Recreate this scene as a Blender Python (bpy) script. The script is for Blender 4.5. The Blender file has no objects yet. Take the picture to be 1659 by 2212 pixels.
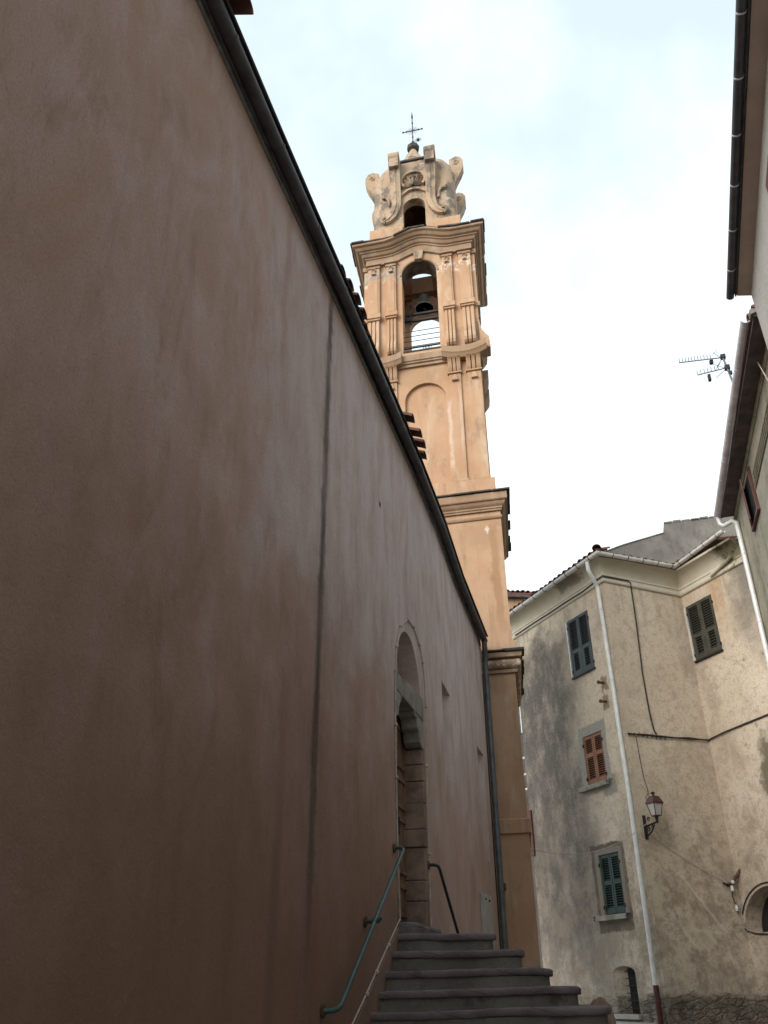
import bpy, bmesh, math, random
from mathutils import Vector as V3, Matrix
from mathutils import noise as mnoise
random.seed(7)
C = bpy.context.scene.collection
rad = math.radians

# ------------------------------------------------------------------ camera
cam_d = bpy.data.cameras.new('camera')
cam = bpy.data.objects.new('camera', cam_d); C.objects.link(cam)
bpy.context.scene.camera = cam
PITCH, ROLL, AZ = rad(29.7), rad(-.47), rad(14.78)
cp, sp = math.cos(PITCH), math.sin(PITCH)
fw, up, rt = V3((0, cp, sp)), V3((0, -sp, cp)), V3((1, 0, 0))
r2 = rt*math.cos(ROLL)+up*math.sin(ROLL)
u2 = up*math.cos(ROLL)-rt*math.sin(ROLL)
M = Matrix((r2, u2, -fw)).transposed()
M = Matrix.Rotation(AZ, 3, 'Z') @ M
cam.matrix_world = M.to_4x4()
cam_d.sensor_fit = 'VERTICAL'; cam_d.sensor_height = 36; cam_d.sensor_width = 27
cam_d.lens = 36*1826/2212
cam_d.clip_start = .05; cam_d.clip_end = 3000

# ------------------------------------------------------------------ sky, sun, exposure
SUN_EL, SUN_AZ = rad(27), rad(209)          # azimuth measured from +y clockwise
w = bpy.data.worlds.new('World'); bpy.context.scene.world = w; w.use_nodes = True
nt = w.node_tree; nt.nodes.clear()
wo = nt.nodes.new('ShaderNodeOutputWorld'); bg = nt.nodes.new('ShaderNodeBackground')
sky = nt.nodes.new('ShaderNodeTexSky'); sky.sky_type = 'NISHITA'; sky.sun_disc = False
sky.sun_elevation = SUN_EL; sky.sun_rotation = SUN_AZ
sky.air_density = 1.0; sky.dust_density = 3.0
tc = nt.nodes.new('ShaderNodeTexCoord')
cn = nt.nodes.new('ShaderNodeTexNoise'); cn.inputs['Scale'].default_value = 1.7
cn.inputs['Detail'].default_value = 6; cn.inputs['Roughness'].default_value = .55
mr = nt.nodes.new('ShaderNodeMapRange'); mr.interpolation_type = 'SMOOTHSTEP'
mr.inputs['From Min'].default_value = .42; mr.inputs['From Max'].default_value = .62
mr.inputs['To Min'].default_value = .58; mr.inputs['To Max'].default_value = 1.0
mx = nt.nodes.new('ShaderNodeMix'); mx.data_type = 'RGBA'
CLOUD = 4.35
mx.inputs['B'].default_value = (CLOUD, CLOUD*1.14, CLOUD*1.18, 1)
L = nt.links.new
L(tc.outputs['Generated'], cn.inputs['Vector']); L(cn.outputs['Fac'], mr.inputs['Value'])
L(mr.outputs['Result'], mx.inputs['Factor']); L(sky.outputs['Color'], mx.inputs['A'])
L(mx.outputs['Result'], bg.inputs['Color']); bg.inputs['Strength'].default_value = .12
L(bg.outputs['Background'], wo.inputs['Surface'])
sd = bpy.data.lights.new('sun', 'SUN'); sd.energy = 1.2; sd.angle = rad(40); sd.color = (1, .975, .94)
so = bpy.data.objects.new('sun', sd); C.objects.link(so)
sdir = V3((math.sin(SUN_AZ)*math.cos(SUN_EL), math.cos(SUN_AZ)*math.cos(SUN_EL), math.sin(SUN_EL)))
so.rotation_euler = sdir.to_track_quat('Z', 'Y').to_euler(); so.location = (0, 0, 60)
vs = bpy.context.scene.view_settings
vs.view_transform = 'Standard'; vs.look = 'None'; vs.gamma = 1; vs.use_curve_mapping = False
vs.exposure = 1.25
cy = bpy.context.scene.cycles
cy.max_bounces = 8; cy.diffuse_bounces = 6; cy.glossy_bounces = 3; cy.use_denoising = True

# ------------------------------------------------------------------ material graph helper
class N:
    def __init__(s, g, sock): s.g, s.s = g, sock
    def _m(a, op, b, c=None):
        n = a.g.t.nodes.new('ShaderNodeMath'); n.operation = op
        for i, x in enumerate((a, b, c)):
            if x is None: continue
            if isinstance(x, N): a.g.t.links.new(x.s, n.inputs[i])
            else: n.inputs[i].default_value = x
        return N(a.g, n.outputs[0])
    def __add__(a, b): return a._m('ADD', b)
    __radd__ = __add__
    def __sub__(a, b): return a._m('SUBTRACT', b)
    def __rsub__(a, b): return (a._m('MULTIPLY', -1))._m('ADD', b)
    def __mul__(a, b): return a._m('MULTIPLY', b)
    __rmul__ = __mul__
    def abs(a): return a._m('ABSOLUTE', 0)
    def max(a, b): return a._m('MAXIMUM', b)
    def min(a, b): return a._m('MINIMUM', b)
    def frac(a): return a._m('FRACT', 0)
    def ss(a, lo, hi, t0=0., t1=1.):
        n = a.g.t.nodes.new('ShaderNodeMapRange'); n.interpolation_type = 'SMOOTHSTEP'
        a.g.t.links.new(a.s, n.inputs['Value'])
        for k, x in (('From Min', lo), ('From Max', hi), ('To Min', t0), ('To Max', t1)): n.inputs[k].default_value = x
        return N(a.g, n.outputs[0])

class Mat:
    def __init__(s, name):
        s.m = bpy.data.materials.new(name); s.m.use_nodes = True; s.t = s.m.node_tree; s.t.nodes.clear()
        g = s.t.nodes.new('ShaderNodeNewGeometry'); s.P = g.outputs['Position']
        x = s.t.nodes.new('ShaderNodeSeparateXYZ'); s.t.links.new(s.P, x.inputs[0])
        s.x, s.y, s.z = (N(s, x.outputs[i]) for i in range(3))
    def vec(s, *c):
        n = s.t.nodes.new('ShaderNodeCombineXYZ')
        for i, x in enumerate(c):
            if isinstance(x, N): s.t.links.new(x.s, n.inputs[i])
            else: n.inputs[i].default_value = x
        return n.outputs[0]
    def noise(s, scale, detail=4, rough=.55, vec=None, dist=0.):
        n = s.t.nodes.new('ShaderNodeTexNoise'); n.inputs['Scale'].default_value = scale
        n.inputs['Detail'].default_value = detail; n.inputs['Roughness'].default_value = rough
        n.inputs['Distortion'].default_value = dist
        s.t.links.new(vec if vec is not None else s.P, n.inputs['Vector']); return N(s, n.outputs[0])
    def voro(s, scale, vec=None, feature='F1'):
        n = s.t.nodes.new('ShaderNodeTexVoronoi'); n.inputs['Scale'].default_value = scale; n.feature = feature
        s.t.links.new(vec if vec is not None else s.P, n.inputs['Vector'])
        return N(s, n.outputs['Distance']), n.outputs.get('Color')
    def mix(s, f, a, b):
        n = s.t.nodes.new('ShaderNodeMix'); n.data_type = 'RGBA'
        if isinstance(f, N): s.t.links.new(f.s, n.inputs['Factor'])
        else: n.inputs['Factor'].default_value = f
        for k, x in (('A', a), ('B', b)):
            if isinstance(x, tuple): n.inputs[k].default_value = (*x, 1)
            else: s.t.links.new(x, n.inputs[k])
        return n.outputs['Result']
    def out(s, col, rough=.9, bumps=(), metal=0., spec=.3, alpha=None, trans=0.):
        b = s.t.nodes.new('ShaderNodeBsdfPrincipled'); o = s.t.nodes.new('ShaderNodeOutputMaterial')
        if isinstance(col, tuple): b.inputs['Base Color'].default_value = (*col, 1)
        else: s.t.links.new(col, b.inputs['Base Color'])
        if isinstance(rough, N): s.t.links.new(rough.s, b.inputs['Roughness'])
        else: b.inputs['Roughness'].default_value = rough
        b.inputs['Metallic'].default_value = metal; b.inputs['Specular IOR Level'].default_value = spec
        b.inputs['Transmission Weight'].default_value = trans
        prev = None
        for h, st, d in bumps:
            n = s.t.nodes.new('ShaderNodeBump'); n.inputs['Strength'].default_value = st; n.inputs['Distance'].default_value = d
            s.t.links.new(h.s, n.inputs['Height'])
            if prev: s.t.links.new(prev, n.inputs['Normal'])
            prev = n.outputs[0]
        if prev: s.t.links.new(prev, b.inputs['Normal'])
        s.t.links.new(b.outputs[0], o.inputs['Surface']); return s.m

def church_plaster():
    g = Mat('church_render'); y, z = g.y, g.z
    wob = (g.noise(1.6, 3)-.5); h0 = g.noise(2, 2)
    base = g.mix(g.noise(.6, 6, .6, g.vec(g.x, y*1.3, z*.8), 1.).ss(.36, .64), (.45, .325, .285), (.415, .272, .208))
    base = g.mix(g.noise(1.5, 7, .66, g.vec(g.x, y*1.7, z*.75), .8).ss(.46, .70)*.6, base, (.485, .385, .365))
    base = g.mix(g.noise(1.3, 7, .68, g.vec(g.x, y*1.9, z*.7+7), .8).ss(.50, .74)*.8, base, (.315, .195, .135))
    base = g.mix(g.noise(3.4, 6, .7, g.vec(g.x, y*1.6, z*.6+3), 1.).ss(.54, .76)*.40, base, (.27, .215, .18))
    base = g.mix(g.noise(2.6, 6, .65, g.vec(g.x, y*3.2, z*.22+11)).ss(.55, .78)*.35, base, (.25, .18, .14))
    bloom = (y+wob*3).ss(2.5, 7.8)*(z+wob*2.5).ss(1.4, 4.2)*g.noise(1.8, 6, .65, g.vec(g.x, y*1.8, z*.6+5)).ss(.30, .62, .35, 1.)
    base = g.mix(bloom*.85, base, (.66, .575, .57))
    # orange brown wash, deepened low down so the dim near end sits in the colour
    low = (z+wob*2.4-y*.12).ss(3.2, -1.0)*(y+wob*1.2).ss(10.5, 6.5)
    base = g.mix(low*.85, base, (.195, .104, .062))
    # long vertical water stain under the gutter joint
    yc = z*.012+6.17+wob*.06+(g.noise(5, 2)-.5)*.03
    d = (y-yc).abs()
    st = (d*g.noise(3.2, 5, .7, g.vec(g.x, y*.4, z)).ss(.25, .75, 1.7, .7)).ss(.15, .02)*(z+wob*.3).ss(-.6, 1.5)*(g.noise(3., 5, .6, g.vec(g.x, y*3, z*.5)).ss(.2, .62, .55, 1.))
    st = st.max((d.ss(.30, .05))*.28*g.noise(2.5, 5, .6, g.vec(g.x, y*4, z*.4)).ss(.35, .65))
    base = g.mix(st*.9, base, (.062, .046, .038))
    d2 = (y-(5.52+wob*.12)).abs()
    base = g.mix(d2.ss(.12, .02)*(z+wob).ss(2.4, .6)*.5, base, (.15, .10, .075))
    d3 = (y-(5.05+wob*.2)).abs()
    base = g.mix(d3.ss(.10, .01)*z.ss(4.6, 5.2)*.35, base, (.28, .17, .10))
    sp_ = ((y-8.16).abs().max((z-4.915).abs())+(g.noise(14, 3)-.5)*.06).ss(.05, .02)
    base = g.mix(sp_, base, (.10, .045, .025))
    # damp grime band above the stairs and brown edge below the gutter
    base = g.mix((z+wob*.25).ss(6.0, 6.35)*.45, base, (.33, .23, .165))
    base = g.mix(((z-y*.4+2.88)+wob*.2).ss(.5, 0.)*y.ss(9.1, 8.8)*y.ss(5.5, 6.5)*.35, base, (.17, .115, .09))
    base = g.mix(g.noise(75, 3, .7).ss(.40, .66)*.28, base, (.17, .12, .095))
    speck = g.noise(42, 3, .65, g.vec(g.x, y, z+h0)).ss(.66, .74)
    base = g.mix(speck*.45, base, (.13, .10, .085))
    h1 = g.noise(10, 7, .72, g.vec(g.x, y*1.2, z*.9), .25)
    h2 = g.noise(110, 3, .6)
    vd, _ = g.voro(16, g.vec(g.x, y+(h1*.35), z*.75+h1*.3))
    return g.out(base, .93, ((h1, .5, .022), (vd.ss(.0, .10), .16, .006), (g.noise(38, 4, .65), .4, .006), (h2, .3, .004)), spec=.15)

def tower_plaster(name='tower_render', c1=(.45, .295, .19), c2=(.395, .24, .145), c3=(.50, .395, .295), grime=.5):
    g = Mat(name)
    base = g.mix(g.noise(.8, 5, .6).ss(.35, .65), c1, c2)
    base = g.mix(g.noise(1.7, 5, .6, g.vec(g.x*2, g.y*2, g.z*.5)).ss(.50, .75)*.7, base, c3)
    base = g.mix(g.noise(1.3, 5, .65, g.vec(g.x*3, g.y*3, g.z*.35)).ss(.54, .72)*.6, base, (.30, .175, .105))
    base = g.mix(g.noise(1.9, 7, .74, g.vec(g.x*1.4, g.y*1.4, g.z*.8)).ss(.53, .70)*grime, base, (.19, .15, .115))
    base = g.mix(g.noise(2.6, 4, .6).ss(.70, .76)*.6, base, (.66, .60, .54))
    x, y, z = g.x, g.y, g.z; wv = g.noise(2.3, 4)-.5; wf = g.noise(9, 4, .7)-.5
    # damp run down the lower shaft, brown wash under the ledges
    run = (x+1.79+wv*.22+wf*.05).abs().ss(.12, .05)*z.ss(6.0, 6.8)*z.ss(8.95, 8.6)*y.ss(16.6, 16.3)
    base = g.mix(run*.6, base, (.29, .165, .085))
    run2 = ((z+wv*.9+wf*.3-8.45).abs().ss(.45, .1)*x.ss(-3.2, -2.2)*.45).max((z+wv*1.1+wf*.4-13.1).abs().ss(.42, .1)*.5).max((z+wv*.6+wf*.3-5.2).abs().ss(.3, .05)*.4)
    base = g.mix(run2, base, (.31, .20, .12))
    # bleached edge of the blind arch, lime flaking on the torus and by the belfry capitals
    pale = (x+2.60+wv*.10+wf*.05).abs().ss(.07, .01)*z.ss(10.1, 10.5)*z.ss(12.4, 12.0)*g.noise(3, 5, .7).ss(.3, .6)*.5
    pale = pale.max((x+2.33+wv*.05).abs().ss(.05, .01)*z.ss(10.4, 11.2)*z.ss(13, 12.2)*.3)
    pale = pale.max((z-5.56+wf*.2).abs().ss(.12, .04)*(g.noise(7, 5, .75).ss(.50, .58))*.85)
    pale = pale.max(((z-16.55+wv*.8+wf*.4).abs().ss(.28, .05))*g.noise(5, 6, .75).ss(.48, .56)*.8)
    pale = pale.max(((x+1.93).abs()+(z-8.62).abs()*.6+wf*.14).ss(.08, .03)*.8)
    base = g.mix(pale, base, (.62, .54, .46))
    grey = (z-16.62+wv*.5+wf*.4).abs().ss(.22, .08)*x.ss(-3.5, -3.8)*.6
    base = g.mix(grey, base, (.27, .22, .18))
    h = g.noise(26, 5, .6); h2 = g.noise(5, 4)
    return g.out(base, .92, ((h, .22, .008), (h2, .25, .03)), spec=.15)

def flat(name, col, var=.25, rough=.7, scale=6, metal=0., bump=.2, spec=.3, dirt=None, dirt_amt=.5, bscale=30):
    g = Mat(name)
    dk = tuple(c*(1-var) for c in col); lt = tuple(min(1, c*(1+var)) for c in col)
    base = g.mix(g.noise(scale, 6, .62).ss(.3, .7), dk, lt)
    if dirt: base = g.mix(g.noise(scale*.45, 6, .7).ss(.5, .72)*dirt_amt, base, dirt)
    return g.out(base, rough, ((g.noise(bscale, 4), bump, .006),), metal, spec)

AX = V3((.624, -.7815, 0)); AO = V3((-.7815, -.624, 0))      # corner house: along and out of its two parallel fronts
BX = V3((.7815, .624, 0)); BO = V3((.624, -.7815, 0))        # along and out of the front between them
PC = V3((.401, 20.5, 0)); PI = PC+BX*2.483; PD = PI+AX*2.315
XD = PD.x

def house_plaster():
    g = Mat('house_render'); x, y, z = g.x, g.y, g.z
    ua = (x-PC.x)*AX.x+(y-PC.y)*AX.y            # along A (0 at the corner, negative to the left)
    ub = (x-PC.x)*BX.x+(y-PC.y)*BX.y            # along B
    uc = (x-PI.x)*AX.x+(y-PI.y)*AX.y            # along C (0 at the inner corner)
    onA = ub.ss(.03, -.0)                       # front A lies at ub <= 0
    onC = ub.ss(2.42, 2.47)*uc.ss(-.05, .02)
    onB = (1-onA)*(1-onC)
    n1 = g.noise(1.5, 6, .66); n2 = g.noise(5.5, 6, .68); n3 = g.noise(22, 4, .6)
    wob = n1-.5; wf = n2-.5
    base = g.mix(g.noise(.7, 5, .6).ss(.35, .65), (.57, .495, .40), (.50, .42, .325))
    base = g.mix(n2.ss(.45, .66)*.6, base, (.37, .30, .22))
    base = g.mix(g.noise(.9, 6, .68, g.vec(x, y, z*.7+9)).ss(.48, .68)*.55, base, (.30, .25, .19))
    base = g.mix(n3.ss(.50, .68)*.4, base, (.31, .25, .19))
    base = g.mix(g.noise(1.1, 5, .6, g.vec(x*3, y*3, z*.4)).ss(.55, .75)*.5, base, (.53, .47, .38))
    # dark damp soot spread over the left of front A
    soot = (ua+wob*1.7+wf*.6+(z-5)*.04).ss(-1.05, -2.5)*onA*(z+wob*2).ss(9.1, 8.2)*(z+wob*3).ss(-.5, 1.6, .6, 1.)
    soot = soot*(g.noise(2.2, 8, .75, g.vec(x, y, z*.6)).ss(.30, .58, .62, 1.))*n3.ss(.2, .55, .8, 1.)
    base = g.mix(soot*.95, base, (.09, .083, .079))
    base = g.mix((n2.ss(.56, .70))*soot*.30, base, (.16, .145, .125))
    # streaks below the cornice
    sk = g.noise(2.6, 5, .6, g.vec(x*2.5, y*2.5, z*.2)).ss(.5, .74)*(z+wob*2.5).ss(6.6, 9.1)
    base = g.mix(sk*.5, base, (.25, .185, .125))
    # grey run at the right end of front C by the downpipe, moss patches
    cs = (uc+wob*.9).ss(1.35, 2.0)*onC*(z+wob*2.2).ss(6.6, 8.8)
    base = g.mix(cs*.8, base, (.12, .115, .10))
    sc = (n2.ss(.54, .64)*g.noise(3.0, 6, .75, g.vec(x, y, z*1.8)).ss(.50, .62))*(uc+wob*.8).ss(.7, 1.4)*(z+wob*1.5).ss(8.6, 6.8)*(z+wob).ss(3.2, 5.0)*onC
    base = g.mix(sc*.8, base, (.13, .11, .09))
    ms = (((uc-1.75).abs()*1.6).max((z-4.35).abs())+wob*1.3+wf*.8).ss(.75, .4)*onC
    base = g.mix(ms*.85, base, (.085, .078, .045))
    rb = (((uc-1.2)*1.0).abs()+wob*.5+wf*.3+((z-8.4)*.05).abs()).ss(.42, .12)*onC*(z+wob).ss(7.4, 8.6)
    base = g.mix(rb*.5, base, (.36, .21, .10))
    # paler corner strip right of the white pipe
    base = g.mix((ub-.09).abs().ss(.10, .05)*onB*.45, base, (.52, .45, .35))
    # cement patches round two windows: ragged rounded boxes
    def patch(cx, cz, hx, hz, rag):
        dx = ((ua-cx).abs()-hx); dz = ((z-cz).abs()-hz)
        return (dx.max(dz)+wf*rag+wob*rag*.6).ss(.02, -.02)*onA
    p1 = patch(-1.31, 4.98, .55, .82, .20).max(patch(-.86, 4.25, .26, .22, .26))
    base = g.mix(p1*.95, base, g.mix(n3.ss(.3, .7), (.235, .222, .195), (.30, .285, .25)))
    p2 = patch(-1.29, 2.08, .62, .92, .22)
    base = g.mix(p2*.95, base, (.105, .085, .07))
    p3 = patch(-1.29, 2.14, .50, .76, .10)
    base = g.mix(p3*.95, base, (.215, .19, .165))
    # bare patches where the two iron stubs come out
    for cx, cz in ((-.55, 6.62), (-.57, 6.15)):
        b = (((ua-cx).abs()*1.5).max((z-cz).abs())+wf*.5).ss(.18, .14)*onA
        base = g.mix(b*.9, base, (.23, .165, .105))
    # chalky scrapes low on front B (slanted), ochre blots
    def scrape(u0, z0, u1, z1, wd, amt):
        L_ = math.hypot(u1-u0, z1-z0); ex, ez = (u1-u0)/L_, (z1-z0)/L_
        t = (ub-u0)*ex+(z-z0)*ez; d = ((ub-u0)*(-ez)+(z-z0)*ex).abs()
        return (d+wf*.07+wob*.04).ss(wd, wd*.35)*t.ss(-.05, .1)*t.ss(L_+.1, L_-.2)*n3.ss(.3, .55)*amt
    sw = scrape(.90, 2.22, 1.95, 1.05, .05, .75).max(scrape(.35, 1.62, 1.1, .72, .055, .55)).max(scrape(1.0, 1.15, 1.95, 1.08, .045, .45)).max(scrape(1.25, 1.2, 2.2, .35, .06, .4)).max(scrape(.55, 1.45, .75, 1.42, .03, .4))
    base = g.mix(sw*onB*.9, base, (.64, .59, .53))
    yb = g.noise(3.3, 4, .7, g.vec(x, y, z*.7+2)).ss(.60, .68)*onB*z.ss(1.2, 1.7)*z.ss(3.0, 2.4)
    base = g.mix(yb*.5, base, (.40, .24, .07))
    # bare rubble masonry at the foot
    rubble = (z+wob*.7+wf*.25-onC*.25*0).ss(.02, -.14)*(1-onA*ua.ss(-.6, -1.2, 0, .55))
    vd, vc = g.voro(4.2, g.vec(x+wf*.25, y+wob*.2, z*2.3+wf*.35), 'DISTANCE_TO_EDGE')
    stone = g.mix(g.noise(4, 4).ss(.35, .65), (.20, .165, .13), (.10, .09, .08))
    stone = g.mix(vd.ss(.09, .0)*.4, stone, (.07, .06, .05))
    stone = g.mix(n3.ss(.45, .65)*.6, stone, (.09, .08, .07))
    stone = g.mix(g.noise(2.4, 6, .72).ss(.44, .56)*.85, stone, (.27, .235, .19))
    base = g.mix(rubble*.95, base, stone)
    lo = (z+wob*1.2).ss(1.3, .1)*(1-rubble)
    base = g.mix(lo*n2.ss(.5, .62)*.6, base, (.50, .45, .385))
    base = g.mix((n1+wf*.5).ss(.40, .68)*(z+wob*3).ss(5.5, 2.0)*.7, base, (.235, .19, .145))  # brown mottling, strengthened low down to paint in the dimmer lower walls
    base = g.mix(sw*onB*.55, base, (.60, .55, .49))
    pit = g.noise(24, 4, .7).ss(.60, .70)
    base = g.mix(pit*.6, base, (.15, .115, .08))
    return g.out(base, .95, ((g.noise(14, 6, .7), .4, .03), (g.noise(45, 3, .6), .6, .012), (n3, .4, .015), (rubble*vd.ss(0, .16)*g.noise(6, 5, .7), .9, .07), (pit, -.4, .01)), spec=.12)

def cornice_plaster():
    g = Mat('cornice_render'); x, y, z = g.x, g.y, g.z
    uc = (x-PI.x)*AX.x+(y-PI.y)*AX.y; ua = (x-PC.x)*AX.x+(y-PC.y)*AX.y
    n1 = g.noise(1.6, 6, .65); n2 = g.noise(6, 6, .7); wob = n1-.5
    ub = (x-PC.x)*BX.x+(y-PC.y)*BX.y
    base = g.mix(n1.ss(.3, .7), (.52, .485, .40), (.46, .42, .335))
    base = g.mix(n2.ss(.55, .72)*.35, base, (.33, .28, .2))
    base = g.mix((uc+wob*.5+(n2-.5)*.35).ss(1.55, 1.75)*ub.ss(1.5, 2.2)*z.ss(9.25, 9.4), base, g.mix(n2.ss(.4, .62), (.06, .058, .04), (.30, .27, .22)))
    base = g.mix((uc+wob*.6).ss(1.3, 1.9)*ub.ss(1.5, 2.2)*n2.ss(.42, .6)*.7, base, (.115, .105, .04))
    bl = (((ua+1.2).abs()*.55).max((z-9.72).abs()*1.3)+wob*.5+(n2-.5)*.5).ss(.38, .2)*ub.ss(.2, -.2)
    base = g.mix(bl*.75, base, (.10, .085, .06))
    return g.out(base, .92, ((g.noise(20, 5, .65), .3, .012),), spec=.15)

def grey_wall(name, c1, c2, dark, amt=.6):
    g = Mat(name)
    base = g.mix(g.noise(1.2, 6, .65).ss(.35, .65), c1, c2)
    base = g.mix(g.noise(2.3, 7, .72, g.vec(g.x, g.y, g.z*.5)).ss(.48, .68)*amt, base, dark)
    base = g.mix(g.noise(30, 3).ss(.64, .74)*.5, base, dark)
    return g.out(base, .95, ((g.noise(12, 6, .7), .6, .05), (g.noise(45, 3), .3, .01)), spec=.12)

def crown_plaster():
    g = Mat('crown_render')
    base = g.mix(g.noise(1.2, 5, .6).ss(.35, .65), (.37, .265, .18), (.40, .305, .22))
    base = g.mix(g.noise(1.5, 7, .7, g.vec(g.x*1.6, g.y*1.6, g.z*.75)).ss(.47, .60)*.85, base, (.13, .112, .098))
    base = g.mix(g.noise(2.4, 5, .7).ss(.62, .72)*.6, base, (.58, .51, .43))
    return g.out(base, .94, ((g.noise(22, 5, .65), .4, .015), (g.noise(5, 4), .3, .04)), spec=.12)

def step_stone():
    g = Mat('step_stone')
    base = g.mix(g.noise(2.4, 6, .65).ss(.35, .65), (.19, .18, .155), (.135, .125, .11))
    base = g.mix(g.noise(1.3, 5, .6).ss(.45, .7)*.7, base, (.15, .155, .125))
    base = g.mix(g.noise(3.6, 7, .7).ss(.56, .68)*.7, base, (.06, .056, .05))
    base = g.mix(g.noise(7, 5, .7).ss(.66, .74)*.5, base, (.30, .275, .25))
    return g.out(base, .9, ((g.noise(11, 6, .7), .5, .03), (g.noise(60, 3), .3, .006)), spec=.2)

def nosing_stone():
    g = Mat('nosing_stone')
    base = g.mix(g.noise(3., 6, .65).ss(.35, .65), (.175, .15, .15), (.12, .10, .10))
    base = g.mix(g.noise(5, 6, .7).ss(.56, .68)*.6, base, (.07, .06, .06))
    jt = ((((g.x+g.z*4.37+(g.noise(6, 2)-.5)*.05)*1.15).frac()-.5).abs()).ss(.012, .004)
    base = g.mix(jt*.9, base, (.025, .022, .02)); base = g.mix(g.noise(9, 5, .7).ss(.62, .72)*.5, base, (.27, .24, .23))
    return g.out(base, .85, ((g.noise(13, 6, .7), .7, .03), (jt, -.8, .02)), spec=.25)

def tile_mat():
    g = Mat('clay_tile')
    base = g.mix(g.noise(2.8, 5, .6).ss(.35, .65), (.17, .08, .06), (.13, .07, .06))
    base = g.mix(g.noise(7, 6, .7).ss(.55, .7)*.6, base, (.09, .065, .06))
    return g.out(base, .9, ((g.noise(30, 4), .4, .01),), spec=.15)

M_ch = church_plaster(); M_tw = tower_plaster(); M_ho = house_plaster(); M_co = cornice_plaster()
M_cr = crown_plaster(); M_st = step_stone(); M_no = nosing_stone(); M_ti = tile_mat()
M_twl = tower_plaster('shaded_moulding_render', (.32, .215, .14), (.26, .17, .108), (.37, .30, .23), .95)  # darker, grimier tower render; shade under the mouldings put into the colour
M_gut = flat('dark_zinc', (.062, .062, .068), .3, .55, 5, .3, .15, .4, (.10, .075, .06), .6)
M_lead = flat('pale_zinc_strip', (.20, .19, .18), .3, .6, 8, .2)
M_dp = flat('downpipe_zinc', (.115, .125, .135), .25, .5, 7, .3, .15, .4, (.17, .15, .13), .5)
M_wz = flat('pale_painted_zinc', (.62, .63, .62), .12, .45, 4, .1, .08, .4, (.42, .40, .37), .5)
M_gz = flat('grey_zinc', (.55, .51, .55), .15, .5, 4, .2, .08, .4, (.25, .22, .23), .5)
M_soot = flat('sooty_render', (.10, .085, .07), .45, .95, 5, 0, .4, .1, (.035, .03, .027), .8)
M_slate = flat('dark_slate', (.055, .05, .045), .4, .85, 7, 0, .5)
M_stone = flat('grey_stone', (.25, .235, .205), .3, .93, 5, 0, .7, .15, (.14, .125, .11), .6, 22)
M_jamb = flat('brown_jamb_stone', (.235, .165, .125), .35, .93, 4, 0, .9, .15, (.11, .075, .06), .8, 18)
M_door = flat('door_wood', (.20, .125, .085), .3, .75, 6, 0, .25, .2, (.10, .06, .045), .5)
M_iron = flat('black_iron', (.03, .028, .028), .3, .6, 10, .4)
M_rust = flat('rusty_iron', (.12, .06, .04), .4, .85, 12, .2, .5)
M_rail = flat('teal_paint', (.032, .08, .08), .25, .45, 10, 0, .15, .45, (.10, .06, .05), .35)
M_railk = flat('dark_paint', (.02, .028, .032), .3, .5, 10, 0, .15)
M_cable = flat('cream_cable', (.42, .37, .30), .2, .7, 9)
M_bcab = flat('black_cable', (.035, .03, .032), .3, .6, 9)
M_bronze = flat('old_bronze', (.24, .27, .235), .3, .6, 6, .5, .2, .4, (.09, .15, .12), .7)
M_gsh = flat('grey_green_paint', (.034, .044, .044), .18, .55, 5, 0, .15, .3, (.10, .10, .09), .4)
M_gsh2 = flat('olive_grey_paint', (.05, .052, .04), .18, .6, 5, 0, .15, .3, (.14, .12, .09), .4)
M_grn = flat('dark_green_paint', (.008, .029, .021), .2, .5, 5, 0, .15, .3)
M_osh = flat('orange_brown_varnish', (.19, .062, .016), .2, .5, 5, 0, .15, .35, (.09, .03, .01), .4)
M_red = flat('red_brown_paint', (.085, .032, .026), .25, .55, 6, 0, .15)
M_dark = flat('dark_interior', (.02, .018, .016), .3, .95, 4)
M_soff = flat('soffit_boards', (.095, .075, .075), .3, .9, 3, 0, .3)
M_mar = flat('grey_marble', (.36, .34, .31), .15, .6, 3, 0, .1, .3, (.24, .22, .2), .5)
M_sdw = grey_wall('side_house_render', (.34, .31, .24), (.25, .24, .195), (.13, .125, .105), .7)
M_rear = grey_wall('rear_grey_render', (.24, .225, .20), (.185, .17, .155), (.10, .095, .09), .6)
M_dkr = grey_wall('dark_render', (.12, .105, .095), (.095, .088, .08), (.06, .055, .05), .5)
M_far = grey_wall('ochre_render', (.40, .265, .165), (.33, .22, .14), (.20, .14, .10), .5)
M_ew = grey_wall('white_render', (.44, .415, .38), (.39, .37, .335), (.44, .40, .35), .4)
M_es = flat('buff_soffit', (.42, .335, .275), .1, .9, 2, 0, .15)
M_lamp = flat('lamp_brown_metal', (.075, .032, .028), .3, .5, 10, .3, .1, .4)
gl = Mat('frosted_glass'); M_fgl = gl.out((.40, .38, .35), .45, (), 0, .5)
gp = Mat('window_glass'); M_pane = gp.out((.03, .04, .05), .08, (), 0, .6)
M_gr = flat('cobbles', (.26, .245, .22), .35, .9, 4, 0, .8, .2, (.07, .065, .06), .6, 9)

# ------------------------------------------------------------------ mesh helpers
class Fr:
    """frame: P(a along, d outwards, z up)"""
    def __init__(s, o, u, d): s.o, s.u, s.d = V3(o), V3(u), V3(d)
    def __call__(s, a, d, z): return s.o+s.u*a+s.d*d+V3((0, 0, z))
ID = Fr((0, 0, 0), (1, 0, 0), (0, 1, 0))

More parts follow.
